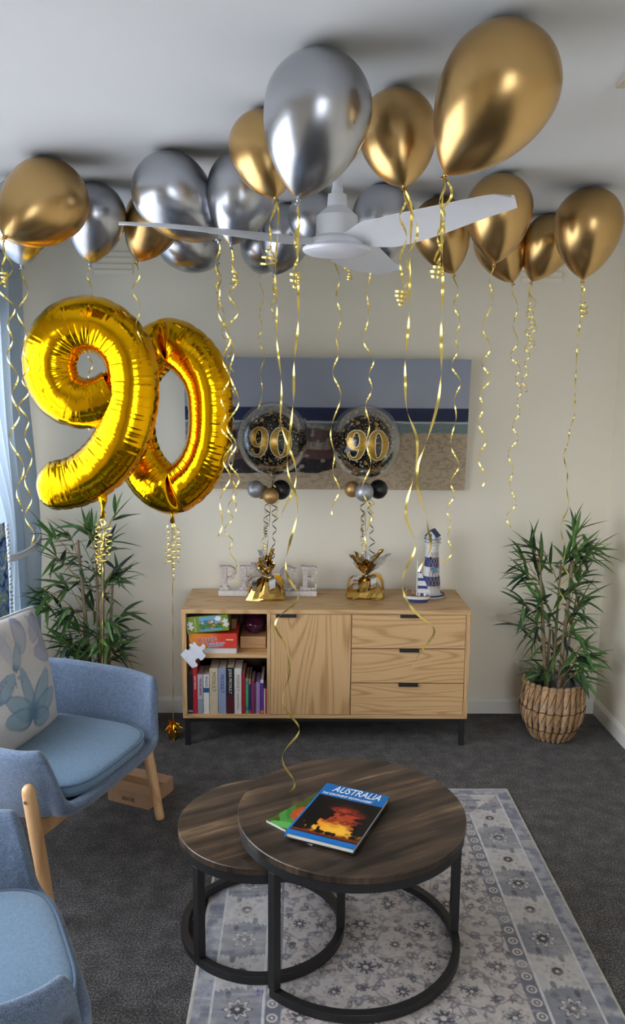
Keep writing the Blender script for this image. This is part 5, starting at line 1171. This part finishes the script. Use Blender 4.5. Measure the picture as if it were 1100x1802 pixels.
def bamboo_plant(pos, label, seed, clusters, canes):
    """clusters: (x, z, dirx, n) offsets of leaf sprays from the plant base"""
    r_ = random.Random(seed); root = thing('bamboo_plant', pos, label, 'potted plant', 'bamboo plants in woven baskets')
    bk = lambda z: .088+.064*math.sin(min(1, z/.17)*math.pi/2)**.8-.008*sm(.18, .31, z)
    H_ = .305
    bo = MB().lathe([(0, .004), (.080, .004)]+[(bk(z)-.010, z) for z in np.linspace(.006, H_-.006, 14)]+[(bk(z)-.016, z) for z in np.linspace(H_-.006, .05, 12)]+[(0, .05)], pos, 40).build('basket', m_liner, root, smooth=True)
    n = 26
    for k in range(n):        # twisted strands of the weave, each bulging between the lashings
        a0 = 2*math.pi*k/n; b = MB(); N_, K_ = 19, 8; vs = []
        for i in range(N_):
            s_ = i/(N_-1); z = .006+(H_-.004)*s_; seg = (s_*3) % 1; wd = (.0185*(.62+.38*abs(math.sin(min(seg, .999)*math.pi))**.6))*(bk(z)/.15); a = a0+.10*(s_-.5); rr = bk(z)
            ca, sa = math.cos(a), math.sin(a)
            for q in range(K_):
                th_ = 2*math.pi*q/K_; t_ = math.cos(th_)*wd; o_ = math.sin(th_)*.0075; vs.append((pos.x+(rr+o_)*ca-t_*sa, pos.y+(rr+o_)*sa+t_*ca, pos.z+z))
        b.add(vs, grid_faces(N_, K_, wrap_v=True)); b.build('woven_strand', m_wick[k % 3], bo, smooth=True)
        b = MB(); pth = []
        for i in range(16):
            s_ = i/15; z = .03+(H_-.04)*s_; a = a0-.02+.19*((s_*3) % 1); rr = bk(z)+.0068; pth.append(V(pos.x+rr*math.cos(a), pos.y+rr*math.sin(a), z))
        for g0 in (0, 5, 10):
            b.tube(pth[g0:g0+6 if g0 < 10 else 16][:5], .0017, 5)
        b.build('diagonal_cord', m_cord, bo)
    for z in (.075, .175, .29): MB().tube([V(pos.x+(bk(z)+.008+.0012*math.sin(a*34))*math.cos(a), pos.y+(bk(z)+.008+.0012*math.sin(a*34))*math.sin(a), z+.003*math.sin(a*17)) for a in np.linspace(0, 2*math.pi, 120)[:-1]], .0021, 5, closed=True).build('lashing', m_wick[1] if z > .25 else m_cord, bo, smooth=True)
    MB().lathe([(0, .10), (.138, .10)], pos, 24).build('potting_fill', m_cord, root)
    for (cx, cy, tx, ty, hz, rad) in canes:
        P_ = [pos+V(cx+(tx-cx)*s_, cy+(ty-cy)*s_, .10+(hz-.10)*s_) for s_ in np.linspace(0, 1, 26)]; MB().tube(P_, [rad*(1-.55*i/25)*(1.13 if i % 5 == 0 else 1) for i in range(26)], 9).build('cane', m_cane, root, smooth=True)
    nl = 0; extra = MB()
    for (x, z, n_, up) in clusters:
        y_ = r_.uniform(-.12, .10) if abs(x) < .2 else r_.uniform(-.08, .08)
        tip = pos+V(x, y_, z); cn = min(canes, key=lambda q: abs(q[2]-x*.5)+(.5 if q[4] < z-.12 else 0)); zb_ = max(.2, min(cn[4]-.02, z-.12-.25*abs(x))); s_ = (zb_-.10)/(cn[4]-.10)
        base = pos+V(cn[0]+(cn[2]-cn[0])*s_, cn[1]+(cn[3]-cn[1])*s_, zb_)
        mid = base.lerp(tip, .55)+V(0, 0, .02); MB().tube(spline([base, mid, tip], 5), .0020, 5).build('leaf_stalk', m_twig, root, smooth=True)
        out = (tip-base).normalized()
        n_ = int(n_*1.5)
        for k in range(n_):
            a = -1.35+2.7*k/max(1, n_-1)+r_.uniform(-.18, .18)
            az_ = math.atan2(y_+r_.uniform(-.15, .15), x+r_.uniform(-.04, .04))+a; el = up+r_.uniform(-.65, .85)-.2*abs(a)
            lm = LEAVES[r_.randrange(len(LEAVES))]; o_ = tip-out*(.075*r_.random())
            Ml = Matrix.Translation(o_) @ Matrix.Rotation(az_, 4, 'Z') @ Matrix.Rotation(-el, 4, 'Y') @ Matrix.Rotation(r_.uniform(-.7, .7), 4, 'X') @ Matrix.Scale(r_.uniform(.8, 1.12), 4)
            tipx = Ml @ V(.14, 0, 0)
            if tipx.x > WALL_R-.02 or tipx.y > WALL_Y-.02: Ml = Matrix.Translation(o_) @ Matrix.Rotation(math.pi+az_*.3, 4, 'Z') @ Matrix.Rotation(-el, 4, 'Y')
            if k % 7 in (1, 3, 6) or nl >= 296:      # beyond three hundred the leaves are one mass
                extra.add([Ml @ q.co for q in lm.vertices], [tuple(q.vertices) for q in lm.polygons]); continue
            lf = bpy.data.objects.new('leaf', lm); COL.objects.link(lf)
            lf.parent = root; lf.matrix_parent_inverse = wm(root).inverted(); lf.matrix_basis = Ml; nl += 1
    e_ = extra.build('foliage', m_leafs[0], root, smooth=True); e_['kind'] = 'stuff'
def px_clusters(pos, lst): return [((u-pos[0])*pos[2], (pos[1]-v)*pos[2], n_, up) for u, v, n_, up in lst]
PR = V(1.283, 3.838, 0)
# sprays of the right plant, read off the photograph about its foot
cl = px_clusters((970, 1290, 2.78e-3), [(993, 905, 8, .9), (988, 935, 8, .6), (1010, 925, 8, .5), (1022, 948, 9, .35), (918, 935, 7, .9), (902, 955, 7, .5), (935, 945, 6, 1.0), (912, 985, 8, .2), (938, 990, 8, .6), (955, 970, 6, .8), (1000, 975, 8, .3), (1015, 1000, 9, .3), (985, 1000, 7, .6), (962, 1010, 7, .5),
     (935, 1030, 8, .2), (905, 1035, 7, .15), (950, 1040, 6, .4), (1018, 1030, 9, .3), (995, 1050, 8, .2), (1012, 1065, 7, .5), (930, 1070, 7, .1), (962, 1070, 7, .4), (985, 1080, 6, .3), (918, 1090, 6, 0), (945, 1105, 6, -.1), (1012, 1105, 8, .3), (1022, 1125, 9, .2), (1000, 1130, 8, 0), (980, 1120, 6, .2), (940, 1145, 7, .1), (960, 1165, 6, 0), (1008, 1150, 8, -.1), (1002, 1172, 7, .3), (948, 1175, 6, .4), (975, 955, 6, .9), (970, 1130, 5, .2)])
cn = [(-.02, 0, -.10, .02, .95, .012), (.015, -.02, .055, -.03, 1.03, .013), (.0, .02, .02, .05, .90, .010), (-.035, .01, -.02, .03, .55, .012), (.03, .01, .10, .02, .75, .008)]
bamboo_plant(PR, 'bamboo plant in a woven basket in the right room corner', 5, cl, cn)
PL = ay(172, 1180, 3.80); PL = V(PL.x, 3.80, 0)
cl = px_clusters((172, 1290, 2.74e-3), [(205, 880, 5, .9), (150, 900, 8, .7), (120, 915, 8, .5), (90, 905, 6, .3), (170, 920, 8, .6), (195, 925, 7, .5), (105, 950, 8, .3), (140, 955, 9, .3), (165, 960, 7, .4), (205, 975, 9, .3), (215, 985, 8, .5), (85, 1005, 8, .1), (110, 1000, 8, .2), (150, 995, 8, .3), (180, 1010, 7, .3), (80, 1030, 7, 0), (130, 1035, 9, .1), (110, 1050, 8, 0), (155, 1045, 7, .3), (200, 1050, 8, .2), (215, 1060, 7, .2), (165, 1075, 8, .2), (145, 1080, 8, .1),
     (185, 1085, 8, .2), (205, 1085, 8, .1), (130, 1095, 8, 0), (115, 1110, 8, -.1), (160, 1115, 8, .1), (190, 1125, 7, .1), (205, 1130, 8, .2), (140, 1140, 8, 0), (125, 1165, 8, .1), (200, 1165, 8, .1), (170, 1150, 6, .2), (215, 1110, 6, .1), (150, 1180, 6, .2)])
cn = [(-.02, 0, -.08, .02, 1.0, .013), (.015, -.02, .055, -.03, 1.03, .013), (.0, .02, .0, .05, .95, .012), (-.045, .0, -.06, .0, .60, .014), (.03, .01, .08, .02, .78, .012)]
bamboo_plant(PL, 'bamboo plant behind the far armchair under the number nine balloon', 23, cl, cn)

# tiny lilac star lying on the rug beside the table leg
p = az(455, 1746, .0095); pts = []
root_b = MB()
for k in range(10):
    a0, a1 = math.pi/2+k*math.pi/5+.2, math.pi/2+(k+1)*math.pi/5+.2; r0, r1 = (.016, .0075) if k % 2 == 0 else (.0075, .016)
    P_ = lambda r_, a: (p.x+r_*math.cos(a), p.y+r_*math.sin(a))
    root_b.add([(*P_(r0, a0), .0095), (*P_(r1, a1), .0095), (*P_(r1*.72, a1), .0095), (*P_(r0*.72, a0), .0095), (*P_(r0, a0), .011), (*P_(r1, a1), .011), (*P_(r1*.72, a1), .011), (*P_(r0*.72, a0), .011)], [(3, 2, 1, 0), (4, 5, 6, 7), (0, 1, 5, 4), (2, 3, 7, 6)])
o = root_b.build('confetti_star', plain('lilac_plastic', lin(160, 146, 196), .4)); tag(o, 'tiny lilac star outline lying on the rug by the table leg', 'star')
